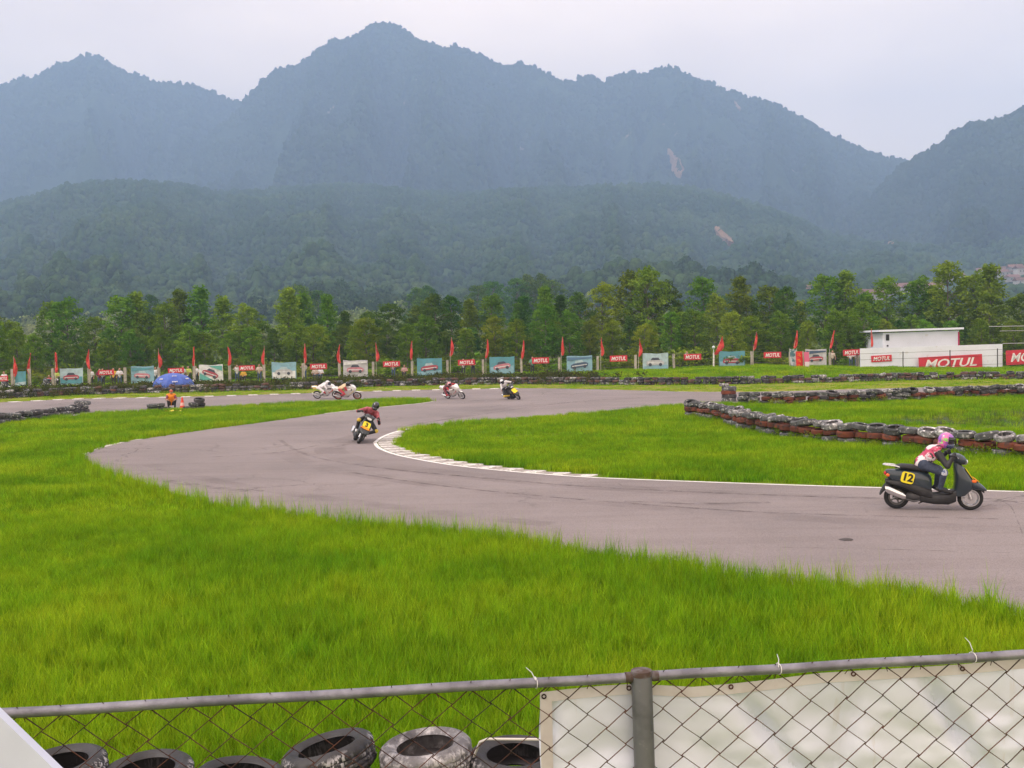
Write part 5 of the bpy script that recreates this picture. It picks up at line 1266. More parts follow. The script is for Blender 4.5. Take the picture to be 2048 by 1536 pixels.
for (px, dy) in ((1258, 7), (1462, 5), (1707, 5), (1088, 8), (1925, 8)):
    c_ = NF(px, float(np.interp(px, ex, ey)) + dy, 0.036) - BO
    mb = MB(); prof = [(0.0045, -.001), (0.0085, -.001), (0.0085, .001), (0.0045, .001)]; mb.lathe(prof, 14, TR(c_), True, 'Y'); mb.build('eyelet', RUST, bn)
ZIP = M('white_nylon', (0.78, 0.76, 0.76), 0.4)
for i, (x0, y0, x1, y1, lab) in enumerate([(1052, 1335, 1071, 1360, 'white cable tie on the rail above the banner corner'), (1554, 1308, 1557, 1334, 'short white cable tie standing on the rail right of the post'), (1930, 1275, 1945, 1300, 'long white cable tie looped on the rail above rusty stain')]):
    mb = MB(); a_ = NF(x0, y0, -.01); b_ = NF(x1, y1 , -.017)
    rc = NF(x1, rail_py(x1)); lp = [rc + AX * .004 * math.sin(t) + Vector((0, 0, .0178 * math.cos(t))) - NB * .0178 * math.sin(t) for t in [k * .5 for k in range(14)]]
    mb.tube([a_, (a_ + b_) / 2 + Vector((.003, 0, .004)), b_] + lp, [.0010, .0014, .0016] + [.0014] * len(lp), 6); o = mb.build('cable_tie', ZIP); tag(o, lab, 'cable tie')
# pale board at the lower left, close to the camera
BD = M('pale_board', (0.60, 0.64, 0.80), 0.55, c2=(0.55, 0.59, 0.73), scale=4)
yb_ = 1.55
a, b = AT(-60, 1376, yb_), AT(160, 1588, yb_); dd = (b - a)
e = tag(empty('pale_board', TR((a.x, yb_, 0))), 'pale blue-white board with a slanted edge in the lower left corner', 'board')
lo_ = [Vector((a.x - 0.35, 0, a.z + 0.3)), Vector((a.x, 0, a.z)), Vector((b.x, 0, b.z)), Vector((b.x + dd.x * 1.2, 0, b.z + dd.z * 1.2)), Vector((b.x + dd.x * 1.2, 0, 0.3)), Vector((a.x - .35, 0, 0.3))]
mb = MB(); mb.smooth = False; mb.extr([(v.x - a.x, v.z) for v in lo_], 0, 0.018); mb.build('panel', BD, e)
for xx in (-0.3, 0.25):
    mb = MB(); mb.smooth = False; mb.box((xx, 0.04, 1.1), (0.045, 0.045, 2.2)); mb.build('stake', CONC, e)
# ------------------------------------------------------------------ people
def capsule(mb, a, b, ra, rb, n=12):
    a, b = Vector(a), Vector(b); d = b - a; L = d.length
    if L < 1e-5: mb.ell(a, (ra, ra, ra), n, 8); return
    d.normalize(); pts = []; rs = []
    for k in range(0, 5): t = math.pi / 2 * k / 4; pts.append(a - d * ra * math.cos(t)); rs.append(max(1e-3, ra * math.sin(t)))
    for k in range(0, 5): t = math.pi / 2 * k / 4; pts.append(b + d * rb * math.sin(t)); rs.append(max(1e-3, rb * math.cos(t)))
    mb.tube(pts, rs, n)
def person_mesh(J, mats, vox=0.018, head=True, k=1.0, extra=()):
    """one continuous surface grown from the posed joints; faces take the colour of the nearest limb"""
    V = lambda n: Vector(J[n])
    bones = []
    B = lambda a, b, ra, rb, m: bones.append((Vector(a), Vector(b), ra * k, rb * k, m))
    pel, ch, nk, hd = V('pelvis'), V('chest'), V('neck'), V('head')
    B(pel, (pel + ch) / 2, .145, .135, 'top'); B((pel + ch) / 2, ch, .135, .15, 'top')
    for s in 'LR':
        sh, el, ha, hp, kn, an, to = (V(x + s) for x in ('sh', 'el', 'ha', 'hip', 'kn', 'an', 'to'))
        B(ch, sh, .125, .08, 'yoke'); B(ch * .75 + pel * .25, sh * .6 + hp * .4, .11, .10, 'side')
        B(nk, sh, .06, .075, 'yoke')
        B(sh, el, .073, .055, 'sleeve'); B(el, ha, .054, .038, 'forearm'); B(ha, ha + (ha - el).normalized() * .05, .036, .034, 'hand')
        B(pel, hp, .13, .115, 'pants'); B(hp, kn, .105, .072, 'pants'); B(kn, an, .07, .047, 'shin'); B(an, to, .05, .036, 'boot'); B(an, an - (to - an).normalized() * .05, .046, .04, 'boot')
        bones.append((kn, kn, .078 * k, .078 * k, 'knee'))
    B(ch, nk, .1, .062, 'yoke'); B(nk, hd, .058, .055, 'skin')
    if head:
        f = Vector(J.get('face', (1, 0, 0))).normalized(); B(hd - Vector((0, 0, .03)), hd + Vector((0, 0, .05)), .085, .095, 'skin'); B(hd + f * .03 - Vector((0, 0, .075)), hd + f * .035 - Vector((0, 0, .05)), .055, .06, 'skin'); B(hd + f * .09, hd + f * .10 - Vector((0, 0, .03)), .014, .02, 'skin')
        for s_ in (-1, 1):
            sd = Vector((-f.y, f.x, 0)) * s_; B(hd + sd * .085, hd + sd * .09 - Vector((0, 0, .03)), .02, .016, 'skin')
    for x in extra: bones.append((Vector(x[0]), Vector(x[1]), x[2], x[3], x[4]))
    mb = MB()
    for (a, b, ra, rb, m) in bones: capsule(mb, a, b, ra, rb)
    me0 = bpy.data.meshes.new('person_source'); me0.from_pydata(mb.v, [], mb.f)
    o = bpy.data.objects.new('person_source', me0); col(o)
    r = o.modifiers.new('r', 'REMESH'); r.mode = 'VOXEL'; r.voxel_size = vox; r.adaptivity = 0
    s = o.modifiers.new('s', 'SMOOTH'); s.factor = 0.6; s.iterations = 3
    dg = bpy.context.evaluated_depsgraph_get(); dg.update()
    me = bpy.data.meshes.new_from_object(o.evaluated_get(dg)); bpy.data.objects.remove(o); bpy.data.meshes.remove(me0)
    # colours
    nf_ = len(me.polygons); c = np.empty(nf_ * 3, np.float32); me.polygons.foreach_get('center', c); c = c.reshape(-1, 3)
    best = np.full(nf_, 1e9); idx = np.zeros(nf_, int); names = list(dict.fromkeys(mats.values())); 
    for (a, b, ra, rb, m) in bones:
        a_, b_ = np.array(a), np.array(b); ab = b_ - a_; L2 = max(1e-9, ab @ ab)
        t = np.clip(((c - a_) @ ab) / L2, 0, 1); dist = np.linalg.norm(c - (a_ + t[:, None] * ab), axis=1) - (ra + (rb - ra) * t)
        mt = mats.get(m, mats.get({'yoke': 'top', 'side': 'top', 'sleeve': 'top', 'forearm': 'sleeve' if 'sleeve' in mats else 'top', 'shin': 'pants', 'knee': 'shin' if 'shin' in mats else 'pants', 'hand': 'hand'}.get(m, m), mats['top']))
        kk = dist < best; best[kk] = dist[kk]; idx[kk] = names.index(mt)
    me.materials.clear()
    for m in names: me.materials.append(m)
    me.polygons.foreach_set('material_index', idx.astype(np.int32)); me.polygons.foreach_set('use_smooth', [True] * nf_); me.update()
    return me
SKIN = M('skin', (0.42, 0.24, 0.16), 0.55); HAIR = M('dark_hair', (0.015, 0.012, 0.012), 0.6); SHOE = M('shoe', (0.05, 0.045, 0.045), 0.6)
VISOR = M('visor', (0.012, 0.012, 0.016), 0.08, coat=0.5)
def helmet_meshes(shell, chin):
    mb = MB(); mb.ell((0, 0, 0.02), (0.148, 0.122, 0.142), 20, 14); mb.mi = 1; mb.ell((0.05, 0, -0.075), (0.118, 0.098, 0.072), 18, 10); mb.mi = 0; mb.ell((-0.03, 0, -0.05), (0.115, 0.112, 0.1), 16, 10)
    sh = mb.mesh('helmet', [shell, chin])
    mb = MB(); vs = []; fs = []
    for a in range(13):
        for b in range(7):
            az = R(-78 + 13 * a); el = R(-24 + 8.5 * b)
            vs.append((0.157 * math.cos(el) * math.cos(az) + .004, 0.131 * math.cos(el) * math.sin(az), .02 + .15 * math.sin(el)))
    for a in range(12):
        for b in range(6): k = a * 7 + b; fs.append((k, k + 7, k + 8, k + 1))
    mb.add(vs, fs); return sh, mb.mesh('visor', VISOR)
def glove_mesh(mat):
    """right-size hand, five fingers closed round a bar along Y; palm behind"""
    mb = MB(); mb.loft([((-.05, 0, 0), (0, .034, 0), (0, 0, .018), 3), ((-.01, 0, .008), (0, .044, 0), (0, 0, .019), 3), ((.03, 0, .012), (0, .045, 0), (0, 0, .015), 3)], 12)
    for k, (y, L) in enumerate(((-.034, .92), (-.012, 1.05), (.011, 1.0), (.033, .8))):
        pts = [Vector((.02, y, .012)), Vector((.02 + .032 * L, y, .012)), Vector((.02 + .045 * L, y, -.012)), Vector((.028 + .02 * L, y, -.034)), Vector((.018, y, -.032))]
        mb.tube(pts, [.0105, .0105, .0098, .009, .0065], 8)
    mb.tube([Vector((-.025, -.03, -.002)), Vector((.0, -.052, -.012)), Vector((.022, -.046, -.026)), Vector((.034, -.03, -.03))], [.013, .0115, .0105, .007], 8)
    return mb.mesh('glove', mat)
GLB = glove_mesh(P('black_glove', (0.02, 0.02, 0.022), 0.6)); GLS = glove_mesh(SKIN)
def rider(name, J, mats, helm, MW, label, vox=0.016, gl=GLB):
    e = tag(empty(name, MW), label, 'person')
    me = person_mesh(J, mats, vox, head=False); put('body', me, e)
    h = put('helmet', helm[0], e); h.matrix_local = frame(Vector(J['head']) + Vector(J['face']).normalized() * .01 + Vector((0, 0, .02)), J['face'])
    v = put('visor', helm[1], h)
    for s in 'LR':
        el, ha = Vector(J['el' + s]), Vector(J['ha' + s]); g = put('glove', gl, e); T = frame(ha, Vector((1, 0, -.1)) if J.get('bars', 1) else ha - el)
        g.matrix_local = T @ (Matrix.Diagonal((1, -1, 1, 1)) if s == 'R' else Matrix.Identity(4))
    return e

# ------------------------------------------------------------------ two-wheelers
def pm(name, c, **k): return M(name, c, k.pop('rough', 0.28), coat=k.pop('coat', 0.6), **k)
TYB = M('vehicle_tyre', (0.018, 0.018, 0.019), 0.8, bump=0.2, bscale=80); SIL = M('silver_alloy', (0.62, 0.62, 0.64), 0.3, 0.85); BLK = M('black_plastic', (0.018, 0.018, 0.02), 0.5, c2=(0.03, 0.03, 0.032), scale=5); SEATM = M('seat_vinyl', (0.015, 0.015, 0.017), 0.55)
CHR = M('bright_metal', (0.75, 0.76, 0.78), 0.18, 1.0); ENG = M('engine_metal', (0.10, 0.10, 0.105), 0.5, 0.6); ORG = M('orange_lens', (0.85, 0.16, 0.02), 0.2); YEL = M('plate_yellow', (0.86, 0.72, 0.03), 0.45); ORP = M('plate_orange', (0.85, 0.33, 0.02), 0.45); LENS = M('clear_lens', (0.75, 0.78, 0.8), 0.08, coat=1.0); NUM = M('number_black', (0.015, 0.015, 0.015), 0.5); REDL = M('red_lens', (0.5, 0.02, 0.02), 0.2)
def wheel(root, x, r, tw, rimr, rimm, spokes=5, disc=True):
    w_ = empty('wheel'); w_.parent = root; w_.matrix_local = TR((x, 0, r))
    mb = MB(); prof = []
    for k in range(14):
        a = 2 * math.pi * k / 14; prof.append(((r + rimr) / 2 + (r - rimr) / 2 * math.cos(a) * 1.0, tw / 2 * math.sin(a)))
    mb.lathe(prof, 36, None, True, 'Y'); mb.build('tyre', TYB, w_)
    mb = MB(); b = tw * .34; mb.lathe([(rimr + .012, -b), (rimr + .012, b), (rimr - .006, b), (rimr - .02, b * .5), (rimr - .02, -b * .5), (rimr - .006, -b)], 36, None, True, 'Y')
    for k in range(spokes):
        a = 2 * math.pi * k / spokes; mb.loft([((.02 * math.cos(a), 0, .02 * math.sin(a)), (-math.sin(a) * .022, 0, math.cos(a) * .022), (0, .018, 0), 3), (((rimr - .01) * math.cos(a), 0, (rimr - .01) * math.sin(a)), (-math.sin(a) * .013, 0, math.cos(a) * .013), (0, .014, 0), 3)], 8)
    mb.lathe([(.001, -.04), (.035, -.04), (.035, .04), (.001, .04)], 14, None, False, 'Y'); mb.build('rim', rimm, w_)
    if disc: mb = MB(); mb.lathe([(.045, -.047), (rimr * .72, -.047), (rimr * .72, -.043), (.045, -.043)], 24, None, True, 'Y'); mb.build('brake_disc', SIL, w_)
def plate(root, T, wd, h, mat, txt=None, txtsize=0.2, name='number_plate'):
    mb = MB(); mb.loft([((0, -.006, 0), (wd / 2, 0, 0), (0, 0, h / 2), 5), ((0, .006, 0), (wd / 2, 0, 0), (0, 0, h / 2), 5)], 20, T); pl = mb.build(name, mat, root)
    if txt: o = put('number', text_mesh(txt, NUM, txtsize, 0.0, 0.008, 0.003), pl); o.matrix_local = T @ TR((0, -.0075, 0))
def scooter(MW, body, label, side_no, front_no, frontplates=(YEL, ORP), lowpart=None, rear_no=None):
    s = tag(empty('scooter', MW), label, 'scooter'); X, Y, Z = Vector((1, 0, 0)), Vector((0, 1, 0)), Vector((0, 0, 1))
    low = lowpart or BLK
    wheel(s, 0, .232, .115, .14, M('dark_alloy', (0.16, 0.155, 0.15), 0.4, 0.6), 5, False); wheel(s, 1.32, .232, .11, .15, SIL, 6)
    def L(name, secs, mat, n=18, parent=s): mb = MB(); mb.loft(secs, n); return mb.build(name, mat, parent)
    # tail bodywork
    L('body', [((-.20, 0, .70), Y * .05, Z * .05, 2.5), ((-.16, 0, .68), Y * .12, Z * .085, 2.8), ((.0, 0, .645), Y * .165, Z * .125, 2.8), ((.2, 0, .60), Y * .185, Z * .17, 3), ((.4, 0, .55), Y * .18, Z * .21, 3), ((.56, 0, .50), Y * .15, Z * .22, 3), ((.62, 0, .46), Y * .12, Z * .18, 3)], body)
    L('side_skirt', [((-.2, 0, .54), Y * .11, Z * .04, 3), ((.05, 0, .50), Y * .185, Z * .075, 3), ((.35, 0, .40), Y * .2, Z * .12, 3), ((.62, 0, .29), Y * .19, Z * .12, 3)], low)
    L('floor', [((.42, 0, .25), Y * .17, Z * .10, 4), ((.68, 0, .215), Y * .19, Z * .105, 4), ((.92, 0, .225), Y * .18, Z * .115, 4), ((1.05, 0, .29), Y * .16, Z * .13, 4)], low)
    L('seat', [((-.02, 0, .82), Y * .09, Z * .03, 2.5), ((.1, 0, .825), Y * .135, Z * .05, 2.8), ((.3, 0, .80), Y * .15, Z * .06, 2.8), ((.45, 0, .775), Y * .145, Z * .055, 2.8), ((.58, 0, .755), Y * .1, Z * .045, 2.5)], SEATM)
    # leg shield: sections across, rising and leaning back
    L('leg_shield', [((1.10, 0, .28), X * .12, Y * .15, 3), ((1.19, 0, .42), X * .17, Y * .19, 3), ((1.20, 0, .56), X * .165, Y * .205, 3), ((1.155, 0, .70), X * .125, Y * .19, 3), ((1.10, 0, .83), X * .085, Y * .15, 3), ((1.07, 0, .93), X * .055, Y * .1, 3)], body)
    L('front_cowl', [((1.20, 0, .58), Z * .12, Y * .13, 2.8), ((1.32, 0, .53), Z * .115, Y * .155, 2.8), ((1.44, 0, .47), Z * .085, Y * .145, 2.6), ((1.54, 0, .42), Z * .055, Y * .11, 2.4), ((1.60, 0, .39), Z * .02, Y * .05, 2.2)], body)
    L('front_mudguard', [((1.12, 0, .40), Z * .03, Y * .075, 2.6), ((1.24, 0, .462), Z * .032, Y * .085, 2.6), ((1.36, 0, .468), Z * .032, Y * .085, 2.6), ((1.48, 0, .42), Z * .032, Y * .08, 2.6), ((1.56, 0, .345), Z * .02, Y * .05, 2.6)], low)
    L('rear_mudguard', [((-.1, 0, .50), X * .1, Y * .075, 3), ((-.2, 0, .42), X * .06, Y * .075, 3), ((-.27, 0, .33), X * .03, Y * .07, 3), ((-.30, 0, .27), X * .012, Y * .06, 3)], low)
    L('handlebar_cowl', [((.95, 0, 1.01), Y * .08, Z * .045, 2.6), ((1.03, 0, 1.0), Y * .165, Z * .085, 2.6), ((1.12, 0, .98), Y * .18, Z * .10, 2.6), ((1.21, 0, .945), Y * .15, Z * .085, 2.5), ((1.255, 0, .915), Y * .075, Z * .04, 2.3)], body)
    hl = L('headlight', [((1.19, 0, .945), Y * .11, Z * .045, 2.3), ((1.262, 0, .925), Y * .085, Z * .035, 2.3)], LENS)
    for sy in (-1, 1):
        mb = MB(); mb.tube([(1.05, sy * .12, 1.0), (1.02, sy * .22, 1.03), (.97, sy * .36, 1.04)], .014, 8); mb.tube([(1.0, sy * .26, 1.035), (.965, sy * .38, 1.04)], .0185, 10); mb.build('handlebar', BLK, s)
        mb = MB(); mb.tube([(1.06, sy * .2, 1.03), (1.05, sy * .36, 1.03)], .006, 6); mb.build('brake_lever', SIL, s)
        mb = MB(); mb.tube([(1.22, sy * .065, .52), (1.32, sy * .065, .222)], [.02, .024], 10); mb.build('fork_leg', SIL, s)
        mb = MB(); mb.ell((1.36, sy * .15, .57), (.05, .02, .03)); mb.build('indicator', ORG, s)
        mb = MB(); mb.ell((-.16, sy * .1, .665), (.045, .03, .035)); mb.build('indicator', ORG, s)
    mb = MB(); mb.ell((-.205, 0, .69), (.03, .075, .04)); mb.build('tail_light', REDL, s)
    mb = MB(); mb.tube([(.12, -.1, .80), (-.05, -.105, .845), (-.2, -.09, .86), (-.24, 0, .86), (-.2, .09, .86), (-.05, .105, .845), (.12, .1, .80)], .014, 8); mb.tube([(-.12, -.1, .853), (-.12, .1, .853)], .011, 6); mb.build('rear_rack', M('pale_rack', (0.72, 0.72, 0.72), 0.35, 0.3), s)
    # engine, drive case and exhaust
    mb = MB(); mb.loft([((.62, .0, .25), Y * .12, Z * .07, 3), ((.42, 0, .27), Y * .14, Z * .10, 3), ((.25, .0, .26), Y * .12, Z * .09, 3), ((.1, .06, .24), Y * .07, Z * .08, 3), ((-.06, .09, .23), Y * .045, Z * .07, 3)], 14); mb.build('engine', ENG, s)
    mb = MB(); mb.tube([(.45, -.1, .2), (.3, -.15, .17), (.12, -.16, .22), (.06, -.165, .26)], .018, 8); mb.build('exhaust_pipe', ENG, s)
    mb = MB(); mb.loft([((.14, -.20, .27), Y * .04, Z * .045, 2.2), ((.09, -.203, .29), Y * .06, Z * .074, 2.2), ((-.17, -.205, .395), Y * .062, Z * .076, 2.2), ((-.23, -.205, .42), Y * .04, Z * .05, 2.2)], 16); mf = mb.build('muffler', CHR, s)
    mb = MB(); mb.tube([(.06, .12, .25), (-.06, .12, .62)], .03, 10); mb.build('shock_absorber', ENG, s)
    mb = MB(); mb.tube([(.5, .13, .12), (.42, .15, .03 + .05)], .012, 6); mb.build('stand', BLK, s)
    if side_no:
        for sy in (-1, 1): plate(s, TR((.18, sy * .195, .63)) @ RY(R(14)) @ (RZ(R(180)) if sy > 0 else Matrix.Identity(4)), .235, .215, YEL, side_no, .2)
    Tf = TR((1.292, 0, .695)) @ RY(R(-33)) @ RZ(R(90))
    plate(s, Tf, .27, .26, frontplates[0], front_no, .22)
    plate(s, TR((1.415, 0, .590)) @ RY(R(-52)) @ RZ(R(90)), .25, .12, frontplates[1], name='lower_plate')
    return s
def motorcycle(MW, fair, stripe, plate_c, label, wheelc=SIL):
    s = tag(empty('motorcycle', MW), label, 'motorcycle'); X, Y, Z = Vector((1, 0, 0)), Vector((0, 1, 0)), Vector((0, 0, 1))
    wheel(s, 0, .29, .12, .21, wheelc, 6); wheel(s, 1.3, .29, .095, .215, wheelc, 6)
    def L(name, secs, mat, n=16): mb = MB(); mb.loft(secs, n); return mb.build(name, mat, s)
    fr = L('fairing', [((1.32, 0, .80), Y * .03, Z * .04, 2.3), ((1.26, 0, .80), Y * .12, Z * .11, 2.4), ((1.12, 0, .76), Y * .18, Z * .2, 2.6), ((.95, 0, .66), Y * .19, Z * .28, 2.8), ((.75, 0, .55), Y * .185, Z * .30, 2.8), ((.55, 0, .43), Y * .16, Z * .24, 2.8), ((.42, 0, .36), Y * .12, Z * .15, 2.8)], fair)
    for sy in (-1, 1):
        mb = MB(); mb.loft([((1.15, sy * .172, .70), X * .02, Z * .06, 2.5), ((.9, sy * .186, .58), X * .02, Z * .09, 2.5), ((.6, sy * .166, .45), X * .02, Z * .05, 2.5)], 10); mb.build('stripe', stripe, fr)
    L('tank', [((.95, 0, .86), Y * .08, Z * .06, 2.4), ((.82, 0, .885), Y * .13, Z * .1, 2.6), ((.62, 0, .86), Y * .135, Z * .1, 2.6), ((.46, 0, .80), Y * .1, Z * .06, 2.5)], fair)
    L('seat', [((.5, 0, .775), Y * .1, Z * .03, 2.6), ((.3, 0, .765), Y * .13, Z * .035, 2.6), ((.14, 0, .78), Y * .12, Z * .03, 2.6)], SEATM)
    L('tail', [((.34, 0, .72), Y * .12, Z * .05, 2.6), ((.1, 0, .79), Y * .13, Z * .075, 2.6), ((-.1, 0, .84), Y * .12, Z * .085, 2.6), ((-.24, 0, .88), Y * .09, Z * .06, 2.4), ((-.3, 0, .9), Y * .04, Z * .025, 2.3)], fair)
    plate(s, TR((-.31, 0, .88)) @ RY(R(20)) @ RZ(R(-90)), .22, .17, plate_c)
    for sy in (-1, 1): plate(s, TR((-.08, sy * .128, .84)) @ (RZ(R(180)) if sy > 0 else Matrix.Identity(4)), .26, .15, plate_c)
    L('front_mudguard', [((1.12, 0, .54), Z * .012, Y * .05, 2.4), ((1.24, 0, .60), Z * .014, Y * .058, 2.4), ((1.38, 0, .59), Z * .014, Y * .055, 2.4), ((1.5, 0, .52), Z * .012, Y * .04, 2.4)], fair)
    L('windscreen', [((1.27, 0, .89), Y * .10, Z * .012, 2.3), ((1.17, 0, .97), Y * .14, Z * .012, 2.3), ((1.05, 0, 1.04), Y * .11, Z * .012, 2.3)], LENS)
    L('engine', [((.78, 0, .38), Y * .14, Z * .14, 3), ((.55, 0, .36), Y * .15, Z * .14, 3), ((.36, 0, .38), Y * .1, Z * .1, 3)], ENG)
    for sy in (-1, 1):
        mb = MB(); mb.tube([(1.08, sy * .085, .84), (1.3, sy * .085, .29)], [.022, .028], 10); mb.build('fork_leg', SIL, s)
        mb = MB(); mb.tube([(1.08, sy * .1, .85), (1.03, sy * .29, .83)], .015, 8); mb.build('handlebar', BLK, s)
        mb = MB(); mb.tube([(.4, sy * .09, .38), (0, sy * .1, .29)], [.035, .025], 8); mb.build('swingarm', SIL, s)
        mb = MB(); mb.tube([(.34, sy * .1, .36), (.34, sy * .22, .37)], .012, 6); mb.build('footrest', SIL, s)
    mb = MB(); mb.tube([(.8, -.12, .26), (.5, -.16, .2), (.25, -.17, .26), (.12, -.17, .3)], .022, 8); mb.loft([((.14, -.17, .3), Y * .04, Z * .04, 2), ((-.2, -.18, .42), Y * .045, Z * .045, 2), ((-.24, -.18, .435), Y * .03, Z * .03, 2)], 12); mb.build('exhaust', SIL, s)
    return s
def place(px, py, yaw, lean, back=0.66):
    g = G(px, py); return TR((g.x, g.y, 0.006)) @ RZ(R(yaw)) @ RX(R(lean)) @ TR((-back, 0, 0))
def J_scoot(dy=0.0, kneeL=0.22, kneeR=0.22, crouch=0.0, face=(1, 0, -.1), fl=0):
    return dict(pelvis=(.38, dy, .90), chest=(.60, dy * 1.2, 1.17 - crouch), neck=(.70, dy * 1.2, 1.31 - crouch), head=(.80, dy * 1.3, 1.42 - crouch), face=face,
                shL=(.63, .19 + dy, 1.24 - crouch), shR=(.63, -.19 + dy, 1.24 - crouch), elL=(.78, .40 + dy * .5, 1.02 - crouch * .5), elR=(.78, -.40 + dy * .5, 1.02 - crouch * .5), haL=(.965, .325, 1.065), haR=(.965, -.325, 1.065),
                hipL=(.42, .1 + dy, .87), hipR=(.42, -.1 + dy, .87), knL=(.80, kneeL, .74), knR=(.80, -kneeR, .74), anL=(.74, .18, .39), anR=(.74, -.18, .39), toL=(.93, .2, .345), toR=(.93, -.2, .345))
def J_moto(dy=0.0, kneeL=0.22, kneeR=0.22):
    return dict(pelvis=(.26, dy, .87), chest=(.60, dy * 1.2, 1.07), neck=(.74, dy * 1.3, 1.14), head=(.86, dy * 1.4, 1.20), face=(1, .05, -.12),
                shL=(.66, .18 + dy, 1.09), shR=(.66, -.18 + dy, 1.09), elL=(.84, .36 + dy * .4, .90), elR=(.84, -.36 + dy * .4, .90), haL=(1.04, .26, .85), haR=(1.04, -.26, .85),
                hipL=(.3, .1 + dy, .84), hipR=(.3, -.1 + dy, .84), knL=(.64, kneeL, .66), knR=(.64, -kneeR, .66), anL=(.3, .19, .41), anR=(.3, -.19, .41), toL=(.45, .2, .36), toR=(.45, -.2, .36))
LR = P('leather_red', (0.42, 0.035, 0.05), 0.5); LW = P('leather_white', (0.72, 0.71, 0.72), 0.45); LB = P('leather_black', (0.02, 0.02, 0.023), 0.5); JN = P('dark_jeans', (0.035, 0.045, 0.075), 0.85, c2=(0.055, 0.07, 0.11), scale=14); BOOT = P('boot_black', (0.018, 0.018, 0.02), 0.5)
LRW = P('leather_red_white', (0.72, 0.66, 0.68), 0.5, c2=(0.50, 0.06, 0.13), scale=4.5, lo=0.47, hi=0.5, c3=(0.025, 0.025, 0.03), s3=3.2, lo3=0.56, hi3=0.57); LPK = P('leather_pink', (0.50, 0.12, 0.15), 0.5, c2=(0.30, 0.06, 0.08), scale=10); PADW = P('pad_white_blue', (0.60, 0.62, 0.68), 0.5, c2=(0.12, 0.16, 0.30), scale=16, lo=.48, hi=.52); PADY = P('pad_yellow', (0.62, 0.45, 0.06), 0.6)
HPINK = P('helmet_pink', (0.75, 0.16, 0.42), 0.2, c2=(0.32, 0.10, 0.48), scale=9, lo=.48, hi=.52, c3=(0.25, 0.55, 0.12), s3=8, lo3=.58, hi3=.6, coat=1.0); HBLU = P('helmet_chin_blue', (0.04, 0.06, 0.14), 0.25, c2=(0.5, 0.5, 0.1), scale=10, lo=.6, hi=.64, coat=1.0); HBLK = P('helmet_black', (0.012, 0.013, 0.015), 0.15, coat=1.0); HWHT = P('helmet_white', (0.78, 0.78, 0.82), 0.2, coat=1.0); HRED = P('helmet_pink_white', (0.70, 0.45, 0.50), 0.2, c2=(0.55, 0.03, 0.08), scale=8, lo=.48, hi=.52, coat=1.0)
GRN = pm('scooter_slate', (0.025, 0.038, 0.05)); DKG = pm('scooter_dark_grey', (0.022, 0.025, 0.028))
# number 12
mw = place(1866, 1019, -14, 1.5)
scooter(mw, GRN, 'dark slate scooter numbered 12 on a yellow side plate', '12', None)
J = J_scoot(0, .22, .24, .05, (1, -.12, -.12)); J.update(pelvis=(.46, 0, .89), hipL=(.49, .1, .86), hipR=(.49, -.1, .86), chest=(.65, 0, 1.10), neck=(.76, 0, 1.20), head=(.88, 0, 1.30), shL=(.69, .19, 1.15), shR=(.69, -.19, 1.15)); J['elR'] = (.86, -.36, .88); J['elL'] = (.84, .38, .92); J['knR'] = (.82, -.22, .74); J['anR'] = (.76, -.17, .41); J['toR'] = (.95, -.18, .36)
rider('person', J, dict(top=LRW, yoke=LRW, sleeve=LB, forearm=LB, hand=LB, pants=JN, knee=PADW, shin=JN, boot=BOOT, skin=LR), helmet_meshes(HPINK, HBLU), mw, 'rider in pink patterned helmet and red-white jacket on the scooter numbered 12', 0.0125)
# the scooter in the bend
mw = place(715, 886.5, -76, -27, 1.15)
scooter(mw, DKG, 'black scooter leaning hard into the bend with yellow and orange front plates', None, '3', (YEL, ORP))
J = J_scoot(.04, .42, .26, .02, (1, .05, -.1)); J['knL'] = (.76, .46, .64); J['elR'] = (.80, -.44, 1.0); J['elL'] = (.80, .44, .92)
rider('person', J, dict(top=P('leather_maroon', (0.16, 0.02, 0.03)), yoke=LPK, sleeve=LPK, forearm=LB, hand=LB, pants=LB, knee=PADY, shin=LB, boot=LW, skin=LB), helmet_meshes(HBLK, HBLK), mw, 'rider in black helmet and pink-red leathers on the leaning black scooter', 0.014)
# far scooter, leaning the other way
mw = place(1034, 799, -62, 31, 1.0)
scooter(mw, DKG, 'black scooter with a yellow front leaning toward the infield, far side', None, None, (YEL, YEL))
J = J_scoot(-.10, .24, .5, .0, (1, -.1, -.1)); J['knR'] = (.74, -.52, .56); J['head'] = (.78, -.2, 1.4); J['neck'] = (.69, -.15, 1.31)
rider('person', J, dict(top=LW, yoke=LW, sleeve=LW, forearm=LB, hand=LB, pants=LB, knee=PADY, shin=PADY, boot=LB, skin=LB), helmet_meshes(HWHT, HBLK), mw, 'rider in white helmet and white-black leathers hanging off the far scooter', 0.018)
# racing motorcycles
FW = pm('fairing_white', (0.76, 0.75, 0.76)); FR = pm('fairing_red', (0.50, 0.05, 0.06)); FY = pm('fairing_cream', (0.80, 0.70, 0.40)); WRED = M('wheel_red', (0.42, 0.08, 0.05), 0.4, 0.3)
mw = place(912, 797.5, -42, 30)
motorcycle(mw, FW, P('stripe_pink', (0.60, 0.25, 0.30)), SIGNW, 'white racing motorcycle leaning alone in the middle of the far bend')
rider('person', dict(J_moto(-.14, .22, .5), knR=(.6, -.52, .6)), dict(top=P('leather_maroon', (0.16, 0.02, 0.03)), yoke=LB, sleeve=LR, forearm=LW, hand=LB, pants=P('leather_maroon', (0.16, 0.02, 0.03)), knee=LR, shin=LR, boot=LR, skin=LB), helmet_meshes(HRED, LR), mw, 'rider in pink-white helmet and maroon leathers hanging off the lone motorcycle', 0.018)
mw = place(655, 797, -6, 24)
